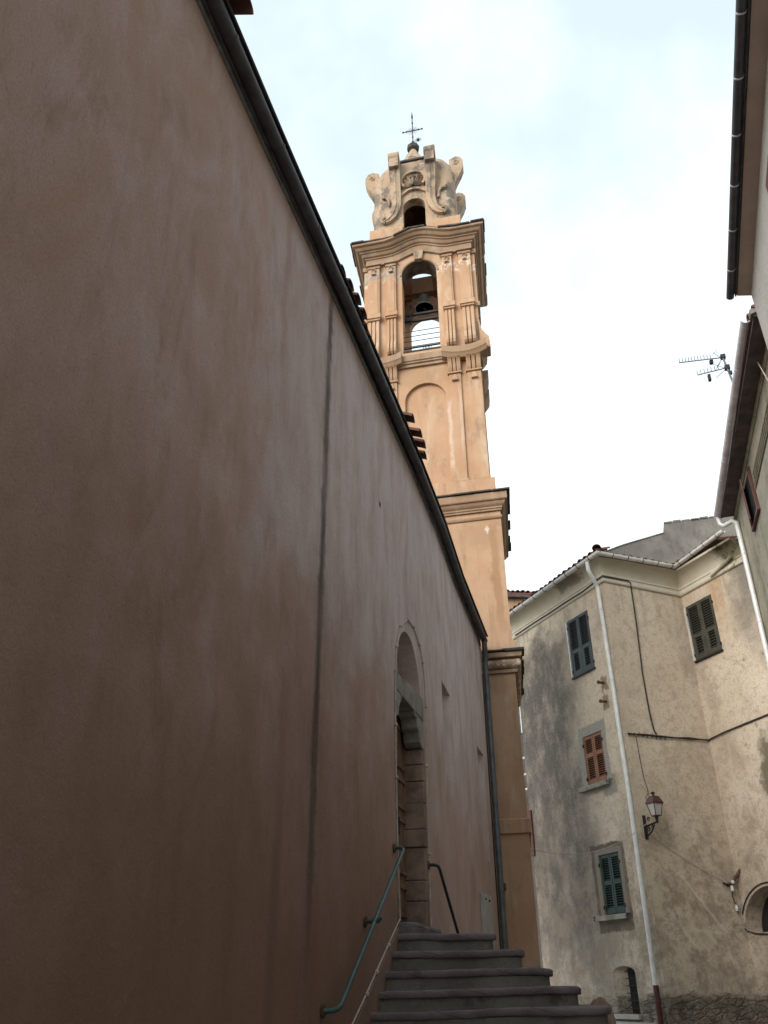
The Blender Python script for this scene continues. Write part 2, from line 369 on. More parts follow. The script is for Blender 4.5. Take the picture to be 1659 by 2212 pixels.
class MB:
    def __init__(s): s.v, s.f = [], []
    def add(s, vs_, fs):
        k = len(s.v); s.v += [V3(p) for p in vs_]; s.f += [tuple(i+k for i in f) for f in fs]; return s
    def box(s, F, a0, a1, d0, d1, z0, z1):
        p = [F(a, d, z) for z in (z0, z1) for d in (d0, d1) for a in (a0, a1)]
        return s.add(p, [(0, 2, 3, 1), (4, 5, 7, 6), (0, 1, 5, 4), (2, 6, 7, 3), (0, 4, 6, 2), (1, 3, 7, 5)])
    def taper(s, F, a0, a1, d0, d1, z0, b0, b1, e0, e1, z1):
        p = [F(a0, d0, z0), F(a1, d0, z0), F(a0, d1, z0), F(a1, d1, z0), F(b0, e0, z1), F(b1, e0, z1), F(b0, e1, z1), F(b1, e1, z1)]
        return s.add(p, [(0, 2, 3, 1), (4, 5, 7, 6), (0, 1, 5, 4), (2, 6, 7, 3), (0, 4, 6, 2), (1, 3, 7, 5)])
    def prism(s, F, poly, d0, d1):
        n = len(poly); p = [F(a, d0, z) for a, z in poly]+[F(a, d1, z) for a, z in poly]
        return s.add(p, [tuple(range(n)), tuple(range(2*n-1, n-1, -1))]+[(i, (i+1) % n, n+(i+1) % n, n+i) for i in range(n)])
    def prism_side(s, F, poly, a0, a1):
        """poly in (d,z), extruded along a"""
        n = len(poly); p = [F(a0, d, z) for d, z in poly]+[F(a1, d, z) for d, z in poly]
        return s.add(p, [tuple(range(n)), tuple(range(2*n-1, n-1, -1))]+[(i, (i+1) % n, n+(i+1) % n, n+i) for i in range(n)])
    def loft(s, rings, closed=True, cap=True):
        n = len(rings[0]); k = len(rings); p = [q for r in rings for q in r]; f = []
        for i in range(k-1):
            for j in range(n if closed else n-1):
                j2 = (j+1) % n; f.append((i*n+j, i*n+j2, (i+1)*n+j2, (i+1)*n+j))
        if cap and closed: f += [tuple(range(n-1, -1, -1)), tuple((k-1)*n+j for j in range(n))]
        return s.add(p, f)
    def tube(s, pts, r, n=8):
        pts = [V3(p) for p in pts]; rings = []; prev = None
        for i, p in enumerate(pts):
            a = pts[max(i-1, 0)]; b = pts[min(i+1, len(pts)-1)]; t = (b-a).normalized()
            if prev is None:
                q = V3((0, 0, 1)) if abs(t.z) < .9 else V3((1, 0, 0)); x = t.cross(q).normalized()
            else: x = (prev-t*prev.dot(t)).normalized()
            prev = x; y = t.cross(x); rr = r[i] if isinstance(r, (list, tuple)) else r
            rings.append([p+(x*math.cos(2*math.pi*j/n)+y*math.sin(2*math.pi*j/n))*rr for j in range(n)])
        return s.loft(rings)
    def lathe(s, c, prof, n=20):
        c = V3(c); return s.loft([[c+V3((r*math.cos(2*math.pi*j/n), r*math.sin(2*math.pi*j/n), z)) for j in range(n)] for r, z in prof])
    def sphere(s, c, r, n=10):
        return s.lathe(c, [(max(r*math.sin(math.pi*i/6), .0005), -r*math.cos(math.pi*i/6)) for i in range(7)], n)

def make(name, mb, mat, parent=None, smooth=None, bevel=None, base=None):
    """one mesh object; vertices are given in world space, its origin is its parent's or `base`"""
    o3 = V3(parent['_o']) if parent is not None else V3(base if base is not None else (0, 0, 0))
    me = bpy.data.meshes.new(name)
    me.from_pydata([p-o3 for p in mb.v], [], mb.f)
    bm = bmesh.new(); bm.from_mesh(me); bmesh.ops.recalc_face_normals(bm, faces=bm.faces); bm.to_mesh(me); bm.free()
    me.materials.append(mat)
    if smooth is not None:
        me.shade_smooth(); me.set_sharp_from_angle(angle=rad(smooth))
    ob = bpy.data.objects.new(name, me); C.objects.link(ob)
    if parent is not None: ob.parent = parent
    else: ob.location = o3
    ob['_o'] = tuple(o3)
    if bevel:
        m = ob.modifiers.new('bevel', 'BEVEL'); m.width = bevel; m.segments = 2; m.limit_method = 'ANGLE'; m.angle_limit = rad(40)
    return ob
def thing(name, label, cat, loc, group=None):
    o = bpy.data.objects.new(name, None); C.objects.link(o); o.location = loc; o.empty_display_size = .3
    o['_o'] = tuple(loc); return tag(o, label, cat, group)
def tag(o, label, cat, group=None):
    o['label'] = label; o['category'] = cat
    if group: o['group'] = group
    return o
def boolean(ob, cutter_mb, op='DIFFERENCE'):
    me = bpy.data.meshes.new('cut'); me.from_pydata(cutter_mb.v, [], cutter_mb.f)
    bm = bmesh.new(); bm.from_mesh(me); bmesh.ops.recalc_face_normals(bm, faces=bm.faces); bm.to_mesh(me); bm.free()
    c = bpy.data.objects.new('cut', me); C.objects.link(c)
    m = ob.modifiers.new('b', 'BOOLEAN'); m.operation = op; m.object = c; m.solver = 'EXACT'
    bpy.context.view_layer.update()
    dg = bpy.context.evaluated_depsgraph_get()
    new = bpy.data.meshes.new_from_object(ob.evaluated_get(dg))
    ob.modifiers.remove(m); old = ob.data; ob.data = new; bpy.data.meshes.remove(old)
    bpy.data.objects.remove(c); bpy.data.meshes.remove(me)
def arc(cx, cz, r, a0, a1, n): return [(cx+r*math.cos(rad(a0+(a1-a0)*i/n)), cz+r*math.sin(rad(a0+(a1-a0)*i/n))) for i in range(n+1)]
def nz(p, s=1.): return mnoise.noise(V3(p)*s)

# ------------------------------------------------------------------ ground
g = MB(); nx, ny = 40, 60
xs = [-60+120*i/nx for i in range(nx+1)]; ys = [-40+140*j/ny for j in range(ny+1)]
def gz_(y): t = min(max((y-3)/10, 0), 1); return -1.6+.85*t*t*(3-2*t)
g.add([(x, y, gz_(y)) for y in ys for x in xs], [(j*(nx+1)+i, j*(nx+1)+i+1, (j+1)*(nx+1)+i+1, (j+1)*(nx+1)+i) for j in range(ny) for i in range(nx)])
gr = make('ground', g, M_gr, smooth=60); gr['kind'] = 'structure'

# ------------------------------------------------------------------ church: the long wall on the left
ch = thing('church', 'long tall church side wall of pinkish brown render with arched doorway and dark gutter', 'church', (-2.5, 4, -1.6))
CW = Fr((-2.2, 0, 0), (0, 1, 0), (1, 0, 0))        # a = y, d = towards the street
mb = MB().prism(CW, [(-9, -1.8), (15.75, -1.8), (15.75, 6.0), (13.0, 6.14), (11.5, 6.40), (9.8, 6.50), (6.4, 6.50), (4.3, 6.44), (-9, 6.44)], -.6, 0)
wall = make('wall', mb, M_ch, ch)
def gothic(y0, y1, zs, zt, n=14):
    c = (y0+y1)/2; out = []
    for i in range(n+1):
        t = i/n; out.append((y1-(y1-c)*(1-math.cos(t*math.pi/2))*1.0 if False else c+(y1-c)*math.cos(t*math.pi/2)**.9, zs+(zt-zs)*math.sin(t*math.pi/2)**1.0))
    left = [(2*c-a, z) for a, z in reversed(out[:-1])]
    return out+left
cut = MB().prism(CW, [(8.80, 2.9), (10.06, 2.9)]+gothic(8.80, 10.06, 2.95, 3.80), -.24, .3)
boolean(wall, cut)
cut = MB().prism(CW, [(8.74, .50), (10.14, .50), (10.14, 3.0), (8.74, 3.0)], -.30, .3)
boolean(wall, cut)
def wedge(y0, y1, z0, z1, dep, drop):   # blind slit: deep at the near edge, running out at the far edge
    c = MB(); P = [(y0, z0, -dep), (y0, z0, .1), (y1, z0-drop*.3, 0.02), (y1, z0-drop*.3, .1)]
    T = [(y0, z1, -dep), (y0, z1, .1), (y1, z1-drop, 0.02), (y1, z1-drop, .1)]
    c.add([CW(a, d, z) for a, z, d in P+T], [(0, 1, 3, 2), (4, 6, 7, 5), (0, 4, 5, 1), (2, 3, 7, 6), (0, 2, 6, 4), (1, 5, 7, 3)])
    boolean(wall, c)
wedge(11.47, 12.12, 2.56, 3.88, .55, .05)
wedge(14.43, 15.15, 1.9, 3.67, .55, 0)
# plinth that follows the stairs
pl = MB().prism(CW, [(5.4, -1.75), (8.70, -1.75), (8.70, .56), (8.31, .36), (7.90, .14), (7.25, -.21), (6.2, -.78), (5.4, -1.2)], .001, .022)
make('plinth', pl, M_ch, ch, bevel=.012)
# doorway: tympanum sits in the cut; lintel, corbels, jambs, threshold, door
mb = MB().prism(CW, [(8.70, 2.93), (9.2, 2.925), (9.7, 2.93), (10.17, 2.93), (10.19, 3.22), (9.6, 3.20), (9.1, 3.15), (8.70, 3.12)], -.29, .006)
make('lintel', mb, M_stone, ch, bevel=.01)
mb = MB().prism(CW, [(8.70, 2.925), (9.06, 2.925), (9.04, 2.86), (8.97, 2.82), (8.91, 2.74), (8.90, 2.66), (8.80, 2.63), (8.70, 2.63)], -.20, .004)
make('corbel', mb, M_stone, ch, bevel=.01)
mb = MB().prism(CW, [(9.66, 2.925), (9.70, 2.87), (9.78, 2.86), (9.81, 2.76), (9.90, 2.73), (9.93, 2.62), (10.02, 2.58), (10.16, 2.56), (10.17, 2.925)], -.20, .004)
make('corbel', mb, M_stone, ch, bevel=.01)
z = .60
hs = [.30, .22, .36, .20, .30, .26, .20, .18]
sc_ = (2.56-.60)/sum(hs)
jm = MB(); random.seed(3)
for i, h in enumerate(hs):
    h *= sc_; e = random.uniform(-.02, .02)
    jm.box(CW, 10.03+e, 10.17, -.29, .004+random.uniform(-.004, .006), z+.003, z+h-.003); z += h
make('door_jamb', jm, M_jamb, ch, bevel=.010)
z = .60; jm = MB()
for i, h in enumerate(reversed(hs)):
    h *= sc_; jm.box(CW, 8.70, 8.80+random.uniform(-.015, .015), -.29, .003+random.uniform(-.003, .005), z+.006, z+h-.006); z += h
make('door_jamb', jm, M_jamb, ch, bevel=.02)
th = MB(); pts = []
for i in range(13):
    y = 8.72+1.44*i/12; pts.append((y, .17+.03*math.sin(i*.9)))
th.add([CW(y, d, zz) for zz in (.47, .60) for y, d in [(8.72, -.28)]+pts+[(10.16, -.28)]], [tuple(range(15)), tuple(range(29, 14, -1))]+[(i, (i+1) % 15, 15+(i+1) % 15, 15+i) for i in range(15)])
make('threshold', th, M_no, ch, bevel=.03)
dr = MB().box(CW, 8.74, 10.14, -.285, -.235, .60, 2.925)
door = make('door', dr, M_door, ch)
dm = MB()
for y0, y1 in ((8.80, 9.40), (9.48, 10.08)):
    for z0, z1 in ((.72, 1.05), (1.15, 1.75), (1.85, 2.2), (2.3, 2.8)):
        for q in ((y0, y1, z0, z0+.05), (y0, y1, z1-.05, z1), (y0, y0+.05, z0+.05, z1-.05), (y1-.05, y1, z0+.05, z1-.05)):
            dm.box(CW, q[0], q[1], -.237, -.212, q[2], q[3])
make('door_panel', dm, M_door, door, bevel=.006)
ht = MB().tube([CW(9.5, -.235, 1.52), CW(9.5, -.165, 1.52), CW(9.5, -.165, 1.70), CW(9.5, -.235, 1.70)], .012, 6)
ht.box(CW, 9.45, 9.55, -.236, -.22, 1.45, 1.78); ht.sphere(CW(9.5, -.20, 1.40), .03)
make('handle', ht, M_iron, door)
# gutter along the eave
def gutter(path, r, out, n=9, th=.006, a0=-10, a1=190):
    """half-round gutter: path of centre points, out = horizontal outward dir per point"""
    rings = []
    for p, o in zip(path, out):
        p = V3(p); o = V3(o); ring = []
        for i in range(n+1):
            t = rad(180+a0+(a1-a0)*i/n); ring.append(p+o*math.cos(t)*r+V3((0, 0, 1))*math.sin(t)*r)
        for i in range(n, -1, -1):
            t = rad(180+a0+(a1-a0)*i/n); ring.append(p+o*math.cos(t)*(r-th)+V3((0, 0, 1))*math.sin(t)*(r-th))
        rings.append(ring)
    return MB().loft(rings)
GX = -2.102
gpath = [(GX, y, z_) for y, z_ in ((-9, 6.42), (2, 6.42), (4.3, 6.42), (6.4, 6.48), (9.8, 6.48), (11.5, 6.385), (13.0, 6.12), (15.6, 5.985))]
OX = V3((1, 0, 0))
gut = make('gutter', gutter(gpath, .062, [OX]*8), M_gut, ch, smooth=50)
def gz_at(y):
    for (x0, y0, z0), (x1, y1, z1) in zip(gpath, gpath[1:]):
        if y0 <= y <= y1: return z0+(z1-z0)*(y-y0)/(y1-y0)
    return 6.42
for i, y in enumerate([1.2, 2.3, 3.42, 4.42, 5.38, 6.25, 7.1, 8.0, 8.95, 9.9, 10.9, 11.9, 12.9, 13.9, 14.8]):
    z_ = gz_at(y); z2 = gz_at(y+.03)
    jb = gutter([(GX, y, z_), (GX, y+.028, z2)], .0675, [OX]*2, th=.006)
    make('joint_band', jb, M_gut, gut, smooth=50)
st = MB()
for (x0, y0, z0), (x1, y1, z1) in zip(gpath, gpath[1:]):
    a, b = V3((-2.199, y0, z0-.095)), V3((-2.199, y1, z1-.095)); d = V3((.022, 0, 0)); e = V3((0, 0, .20))
    st.add([a, a+d, a+d*.6+e, a+e, b, b+d, b+d*.6+e, b+e], [(0, 1, 5, 4), (1, 2, 6, 5), (2, 3, 7, 6), (3, 0, 4, 7)])
make('wall_flashing', st, M_lead, ch)
ev = MB()
for (x0, y0, z0), (x1, y1, z1) in zip(gpath, gpath[1:]):
    pts = [(-2.6, .34), (-2.035, .075), (-2.025, .09), (-2.6, .36)]
    ev.loft([[V3((x, y0, z0+q)) for x, q in pts], [V3((x, y1, z1+q)) for x, q in pts]])
make('eave_board', ev, M_slate, ch)
# tiled roof: slope plus barrel tile rows, a few slipped ones beyond the gutter
SL = math.tan(rad(24))
rf = MB()
rf.add([(-2.12, -9, 6.50), (-2.12, 11.4, 6.50), (-2.12, 15.7, 6.05), (-9, 15.7, 9.1), (-9, -9, 9.56)], [(0, 1, 2, 3, 4)])
def barrel(mb, p, ax_, length, r, rise, n=6, up_=1, th=.014):
    """barrel tile: half tube from p along the horizontal dir ax_, climbing `rise` per metre"""
    ax_ = V3(ax_).normalized(); side = V3((-ax_.y, ax_.x, 0)); rings = []
    for k, rr in ((0, r), (1, r*.86)):
        c = V3(p)+ax_*length*k+V3((0, 0, rise*length*k)); ring = []
        for i in range(n+1):
            t = math.pi*i/n; ring.append(c+side*math.cos(t)*rr+V3((0, 0, 1))*math.sin(t)*rr*up_)
        for i in range(n, -1, -1):
            t = math.pi*i/n; ring.append(c+side*math.cos(t)*(rr-th)+V3((0, 0, 1))*math.sin(t)*(rr-th)*up_)
        rings.append(ring)
    mb.loft(rings)
random.seed(5); y = -8.8
while y < 15.5:
    z_ = gz_at(min(y, 15.5))+.10
    for k in range(5):
        barrel(rf, (-2.13-k*.38, y, z_+k*.38*SL), (-1, 0, 0), .45, .095, SL)
    y += .24
make('roof', rf, M_ti, ch, smooth=50)
for y, x, z_ in ((3.02, -1.80, 6.42), (3.24, -1.87, 6.45), (6.02, -2.0, 6.45), (6.22, -1.975, 6.44), (6.44, -1.955, 6.44), (6.66, -1.955, 6.43), (6.86, -1.99, 6.40),
                 (8.74, -1.90, 6.47), (9.08, -1.88, 6.46), (9.33, -1.885, 6.45), (9.57, -1.93, 6.43)):
    sl = MB(); barrel(sl, (x-.028, y*1.015, z_+.10), (-1, random.uniform(-.06, .06), 0), .5, .088, SL, up_=.95, n=9)
    make('roof_tile', sl, M_ti, ch, smooth=50)
# downpipe at the far end
dp = MB().tube([(-2.10, 15.50, 5.95), (-2.10, 15.54, 5.82), (-2.105, 15.62, 5.70), (-2.125, 15.66, 5.58), (-2.125, 15.66, 5.2), (-2.125, 15.66, -1.0)], [.052, .052, .05, .05, .05, .05], 12)
dpo = make('downpipe', dp, M_dp, ch, smooth=50)
for z_ in (4.85, 3.3, 2.2, .95): make('pipe_clip', MB().lathe((-2.125, 15.66, z_), [(.057, 0), (.057, .03)], 14), M_dp, dpo)

# string of cable clipped round the doorway, and down along the stairs
cb = MB().tube([CW(y, .012, z_) for y, z_ in ((6.2, -.75), (7.254, -.18), (7.60, .0), (7.904, .165), (8.312, .385), (8.773, .63), (8.73, 1.2), (8.70, 1.95), (8.70, 2.5), (8.73, 3.0), (8.80, 3.42), (9.0, 3.74), (9.38, 3.98), (9.70, 4.0), (10.02, 3.88), (10.18, 3.70), (10.27, 3.45), (10.29, 3.15), (10.22, 2.7), (10.2, 2.0), (10.2, 1.2), (10.2, .65))], .008, 5)
tco = make('light_cable', cb, M_cable, base=(-2.2, 6.2, -.75))
tag(tco, 'thin cream cable clipped around the arched doorway and down beside the stairs', 'cable')
for y, z_ in ((7.60, .0), (7.904, .165), (8.312, .385), (8.80, 3.42), (9.0, 3.74), (9.38, 3.98), (9.70, 4.0), (10.02, 3.88), (10.18, 3.70), (10.29, 3.15), (8.70, 2.5), (8.70, 1.95), (10.2, 2.4), (10.2, 1.4)):
    make('clip', MB().sphere(CW(y, .018, z_), .02, 8), M_cable, tco)
# cable up beside the downpipe
tag(make('conduit', MB().tube([(-2.18, 15.57, 5.3), (-2.185, 15.57, 3), (-2.185, 15.57, .0)], .011, 5), M_bcab, base=(-2.18, 15.57, 0)), 'thin dark conduit running down just left of the church downpipe', 'cable')
# marble plaque
pq = MB().prism(CW, [(13.80, .45), (14.84, .45), (14.84, 1.36), (13.80, 1.32)], .001, .03)
pqo = thing('wall_plaque', 'pale grey marble plaque low on the church wall beside the downpipe', 'plaque', (-2.2, 14.3, .45))
make('slab', pq, M_mar, pqo, bevel=.006)
for y in (14.15, 14.5): make('bolt', MB().sphere(CW(y, .03, 1.26), .02, 8), M_iron, pqo)

# ------------------------------------------------------------------ handrails
def rail(label, pts, posts, mat, r=.018):
    t = thing('handrail', label, 'handrail', posts[0])
    q = []
    for i, p in enumerate(pts):                           # rounded bends
        p = V3(p)
        if 0 < i < len(pts)-1:
            a, b = V3(pts[i-1]), V3(pts[i+1])
            for k in range(5):
                s = k/4; m = p+(a-p).normalized()*.07*(1-s)**2+(b-p).normalized()*.07*s**2; q.append(m)
        else: q.append(p)
    make('bar', MB().tube(q, r, 12), mat, t, smooth=60)
    for p in posts:
        f = MB(); p = V3(p); f.lathe((0, 0, 0), [(.045, -.008), (.045, .008)], 14)
        f.v = [V3((p.x+.009+v.z, p.y+v.x, p.z+v.y)) for v in f.v]
        make('wall_flange', f, M_rust, t, smooth=40)
    return t
h1 = rail('long teal painted handrail sloping up the church wall to the doorway', [(-2.19, 6.52, -.10), (-2.09, 6.56, -.10), (-2.09, 8.60, 1.25), (-2.19, 8.60, 1.25)], [(-2.2, 6.52, -.10), (-2.2, 7.58, .53), (-2.2, 8.60, 1.25)], M_rail)
make('bracket', MB().tube([(-2.19, 7.58, .53), (-2.07, 7.56, .53), (-2.045, 7.56, .56)], .016, 8), M_rail, h1, smooth=60)
rail('short dark handrail right of the doorway dropping behind the top step', [(-2.19, 10.19, 1.28), (-2.08, 10.19, 1.28), (-2.08, 11.75, .30), (-2.08, 11.8, -.7)], [(-2.2, 10.19, 1.28)], M_railk)

# ------------------------------------------------------------------ stairs
sto = thing('stone_stairs', 'worn grey stone stairs with rounded nosings rising to the church doorway', 'stairs', (-1.8, 9, -1.6))
ztop = [.495, .335, .175, .022, -.132, -.292, -.452, -.612, -.772, -.93]
yfr = [8.66, 8.43, 8.19, 7.98, 7.72, 7.45, 7.18, 6.91, 6.64, 6.37]
xri = [-1.30, -1.02, -.765, -.53, -.30, -.07, .17, .41, .65, .89]
tilt = [-.004, .0, .012, .028, .045, .05, .05, .05, .05, .05]
random.seed(11)
for i in range(10):
    yb = 10.2+.26*i; zt, yf, xr = ztop[i], yfr[i], xri[i]; xl = -2.2
    def outline(e, jit, seed):
        o = []; n = 70; rc = .16
        for k in range(n+1):
            t = k/n; x = xl+(xr-rc-xl)*t
            o.append((x, yf-e-.02*math.sin(t*math.pi)+jit*nz((x*2.3+seed, i*3.1, 0))))
        for k in range(1, 7):
            a = rad(-90+90*k/6); o.append((xr-rc+(rc+e)*math.cos(a), yf+rc+(rc+e)*math.sin(a)-.0))
        for k in range(1, 21): o.append((xr+e-.30*(yb-yf-rc)*k/20+jit*nz((k*.7, i*2.2+seed, 5)), yf+rc+(yb-yf-rc)*k/20))
        o.append((xl, yb)); return o
    sgn = lambda x: tilt[i]*(x-xl)/max(xr-xl, .1)
    prof = [(-.01, -.060), (.018, -.058), (.026, -.050), (.028, -.018), (.022, -.006), (.012, -.001), (-.02, 0)]
    rings = []
    for e, dz in prof:
        rings.append([V3((x, y, zt+dz+sgn(x)+.014*nz((x*2.1, y*2, i*1.7))+.006*nz((x*7, y*7, i)))) for x, y in outline(e, .022, 1)])
    nm = make('step', MB().loft(rings), M_no, sto, smooth=70)
    zb = ztop[i+1]-.05 if i < 9 else -1.75
    r0 = outline(-.005, .012, 4)
    make('riser', MB().loft([[V3((x, y, zb+sgn(x))) for x, y in r0], [V3((x, y, zt-.058+sgn(x))) for x, y in r0]]), M_st, sto, smooth=70)

# ------------------------------------------------------------------ bell tower
TU, TV = V3((.9994, .034, 0)), V3((-.122, .9925, 0))
TO = V3((0, 16, 0))+TU*-3.2
T = Fr(TO, TU, TV)                   # a across, d into depth, z
D = 2.6
tw = thing('bell_tower', 'tall ochre baroque church bell tower with open belfry and scrolled crown', 'bell tower', tuple(T(0, 1.3, -1.0)))
def ring_mould(mb, h, prof, bump=None, nfront=1, dz_end=0, d0=0., d1=D, cap=True):
    """moulding swept round the square tower; prof = [(offset, z)]; bump(a) lifts the front"""
    path = []
    for k in range(nfront+1):
        a = -h+2*h*k/nfront; sx = -1 if k == 0 else (1 if k == nfront else 0); path.append((a, d0, sx, -1))
    path += [(h, d1, 1, 1), (-h, d1, -1, 1)]
    rings = []
    for o, z in prof:
        r = []
        for a, d, sx, sd in path:
            b = bump(a) if (bump and d == d0) else 0.
            aa = a+sx*o if sx else a*(h+o)/h
            r.append(T(aa, d+sd*o, z+b))
        rings.append(r)
    mb.loft(rings, cap=cap)
def slates(mb, h, z, th=.035, bump=None, d0=0., d1=D, seed=1):
    random.seed(seed)
    def run(n, f):
        for k in range(n):
            a0, a1 = -1+2*k/n-.012, -1+2*(k+1)/n+.012; f(a0, a1, random.uniform(-.03, .035), random.uniform(-.006, .022))
    def front(a0, a1, e, dz):
        b0, b1 = (bump(a0*h), bump(a1*h)) if bump else (0, 0); e0 = d0-e
        p = [T(a0*h, e0, z+b0+dz), T(a1*h, e0, z+b1+dz), T(a1*h, e0+.4, z+b1+dz), T(a0*h, e0+.4, z+b0+dz)]
        mb.add(p+[q+V3((0, 0, th)) for q in p], [(0, 1, 2, 3), (7, 6, 5, 4), (0, 4, 5, 1), (1, 5, 6, 2), (2, 6, 7, 3), (3, 7, 4, 0)])
    run(9, front)
    def sidef(s):
        def f(a0, a1, e, dz):
            m, hd = (d0+d1)/2, (d1-d0)/2
            mb.box(T, s*(h+e), s*(h-.35), m+a0*hd, m+a1*hd, z+dz, z+dz+th)
        return f
    run(8, sidef(1)); run(8, sidef(-1))
    mb.box(T, -h, h, d1-.4, d1, z, z+th)

# base pier and lower shaft
b = MB().box(T, -1.6, 1.6, 0, D, -1.2, 5.4); make('base_pier', b, M_tw, tw)
b = MB(); ring_mould(b, 1.6, [(.002, 2.46), (.045, 2.462), (.045, 2.695), (.03, 2.71), (.002, 2.72)]); make('string_band', b, M_tw, tw, bevel=.006)
b = MB(); ring_mould(b, 1.6, [(-.3, 5.39), (.05, 5.41), (.055, 5.47), (.02, 5.485), (.07, 5.50), (.115, 5.54), (.13, 5.59), (.115, 5.64), (.07, 5.675), (.06, 5.69), (.15, 5.70), (.16, 5.79), (-.3, 5.80)]); make('cornice', b, M_twl, tw, smooth=35)
b = MB(); slates(b, 1.79, 5.80, .03, d0=-.19, d1=D+.19, seed=4); make('slate_edge', b, M_slate, tw)
b = MB().box(T, -1.585, 1.585, .015, D-.015, 5.4, 9.1); make('shaft', b, M_tw, tw)
b = MB(); ring_mould(b, 1.585, [(-.05, 8.86), (.01, 8.865), (.03, 8.89), (.03, 8.92), (.01, 8.945), (-.05, 8.95)]); make('string_band', b, M_twl, tw, smooth=40)
b = MB(); ring_mould(b, 1.585, [(-.3, 9.04), (.03, 9.05), (.03, 9.09), (.05, 9.10), (.05, 9.14), (.075, 9.16), (.11, 9.20), (.12, 9.24), (.13, 9.25), (.15, 9.25), (.165, 9.27), (.165, 9.43), (-.3, 9.44)]); make('cornice', b, M_twl, tw, smooth=30)
b = MB(); slates(b, 1.80, 9.44, .035, d0=-.20, d1=D+.20, seed=6); make('slate_edge', b, M_slate, tw)

# middle stage with blind arch
H3 = 1.38
def arch_wall(mb, F, a0, a1, z0, z1, c, hw, sill, spring, th, n=14, d0=0., top=None):
    """wall panel with a round-headed opening, front at d0, back at d0+th"""
    A = arc(c, spring, hw, 180, 0, n); top = top or (lambda a: z1)
    for d in (d0, d0+th):
        q = lambda *p: mb.add([F(a, d, z) for a, z in p], [tuple(range(len(p)))])
        q((a0, z0), (c-hw, z0), (c-hw, top(c-hw)), (a0, top(a0))); q((c+hw, z0), (a1, z0), (a1, top(a1)), (c+hw, top(c+hw)))
        if sill > z0: q((c-hw, z0), (c+hw, z0), (c+hw, sill), (c-hw, sill))
        for (x0, y0), (x1, y1) in zip(A, A[1:]): q((x0, y0), (x1, y1), (x1, top(x1)), (x0, top(x0)))
    loop = [(c-hw, sill)]+A+[(c+hw, sill)]
    for (x0, y0), (x1, y1) in zip(loop, loop[1:]+loop[:1]):
        mb.add([F(x0, d0, y0), F(x1, d0, y1), F(x1, d0+th, y1), F(x0, d0+th, y0)], [(0, 1, 2, 3)])
    tp = sorted(set([a0, a1]+[a for a, _ in A]))
    for x0, x1 in zip(tp, tp[1:]):
        mb.add([F(x0, d0, top(x0)), F(x1, d0, top(x1)), F(x1, d0+th, top(x1)), F(x0, d0+th, top(x0))], [(0, 1, 2, 3)])
    for x in (a0, a1): mb.add([F(x, d0, z0), F(x, d0+th, z0), F(x, d0+th, top(x)), F(x, d0, top(x))], [(0, 1, 2, 3)])
b = MB(); b.box(T, -H3-.15, H3+.15, .03, D-.03, 9.3, 9.93); make('stage_plinth', b, M_tw, tw, bevel=.012)
b = MB(); b.box(T, -H3, H3, .19, D-.1, 9.9, 13.9); arch_wall(b, T, -H3, H3, 9.93, 13.9, .045, .50, 9.99, 12.38, .085, 20, .105); make('shaft', b, M_tw, tw)
pil3 = [(.64, .93), (1.085, 1.42)]
for s in (-1, 1):
    for a0, a1 in pil3:
        b = MB(); b.box(T, min(s*a0, s*a1), max(s*a0, s*a1), .06, .16, 9.97, 13.0)
        b.box(T, min(s*(a0-.03), s*(a1+.03)), max(s*(a0-.03), s*(a1+.03)), .035, .17, 9.93, 9.99)
        make('pilaster', b, M_tw, tw, bevel=.006)
for s in (-1, 1):
    for d0 in (.16, 1.0, 1.75):
        make('pilaster', MB().box(T, s*H3, s*(H3+.06), d0+.0, d0+.36, 9.97, 13.0), M_tw, tw, bevel=.006)
for s in (-1, 1):
    for a0, a1 in pil3:
        c = s*(a0+a1)/2; hw = (a1-a0)/2; cap = MB()
        cap.box(T, c-hw-.03, c+hw+.03, .015, .17, 12.99, 13.035)
        cap.taper(T, c-.07, c+.07, .0, .08, 12.80, c-.035, c+.035, .03, .08, 12.95); cap.box(T, c-.075, c+.075, -.01, .08, 12.76, 12.80)
        for k in (-1, 0, 1):
            cc = c+k*hw*.72; wv = hw*.26
            prof = [(.06, 13.03), (.02, 13.08), (.0, 13.18), (-.02, 13.28), (-.07, 13.37), (-.12, 13.40), (.17, 13.40), (.17, 13.03)]
            cap.prism_side(T, prof, cc-wv-.012*abs(k), cc+wv+.012*abs(k))
        make('capital', cap, M_tw, tw, bevel=.008, smooth=40)
# entablature below the belfry: flared over the pilasters, stepped back in the middle
en = MB(); ring_mould(en, H3, [(-.2, 13.38), (-.04, 13.39), (-.04, 13.46), (.0, 13.475), (.0, 13.51), (.03, 13.53), (.04, 13.70), (-.2, 13.72)]); make('entablature', en, M_twl, tw, smooth=30)
for s in (-1, 1):
    pr_ = [(.20, 13.40), (-.06, 13.405), (-.08, 13.44), (-.10, 13.48), (-.11, 13.50), (-.13, 13.52), (-.13, 13.70), (.2, 13.71)]
    n = 8; rings = []; en = MB()
    for k in range(n+1):
        t = k/n; a = .50+(1.60-.50)*t; dz = .11*(2*t-1)**2*(1 if t > .5 else .6)-.03; fl = .05*(2*t-1)**2
        rings.append([T(s*a, d-(fl if d < 0 else 0), z+dz) for d, z in pr_])
    en.loft(rings); make('entablature_block', en, M_twl, tw, smooth=30)
    for d_ in (0.1, 1.1, 1.9):                        # flared blocks down the side
        rings = []; en = MB()
        for k in range(6):
            t = k/5; dz = .12*(2*t-1)**2-.03
            rings.append([T(s*(H3-.1+o), d_+.55*t, z+dz) for o, z in ((0, 13.36), (.20, 13.37), (.25, 13.44), (.31, 13.52), (.33, 13.70), (0, 13.71))])
        en.loft(rings); make('entablature_block', en, M_twl, tw, smooth=30)
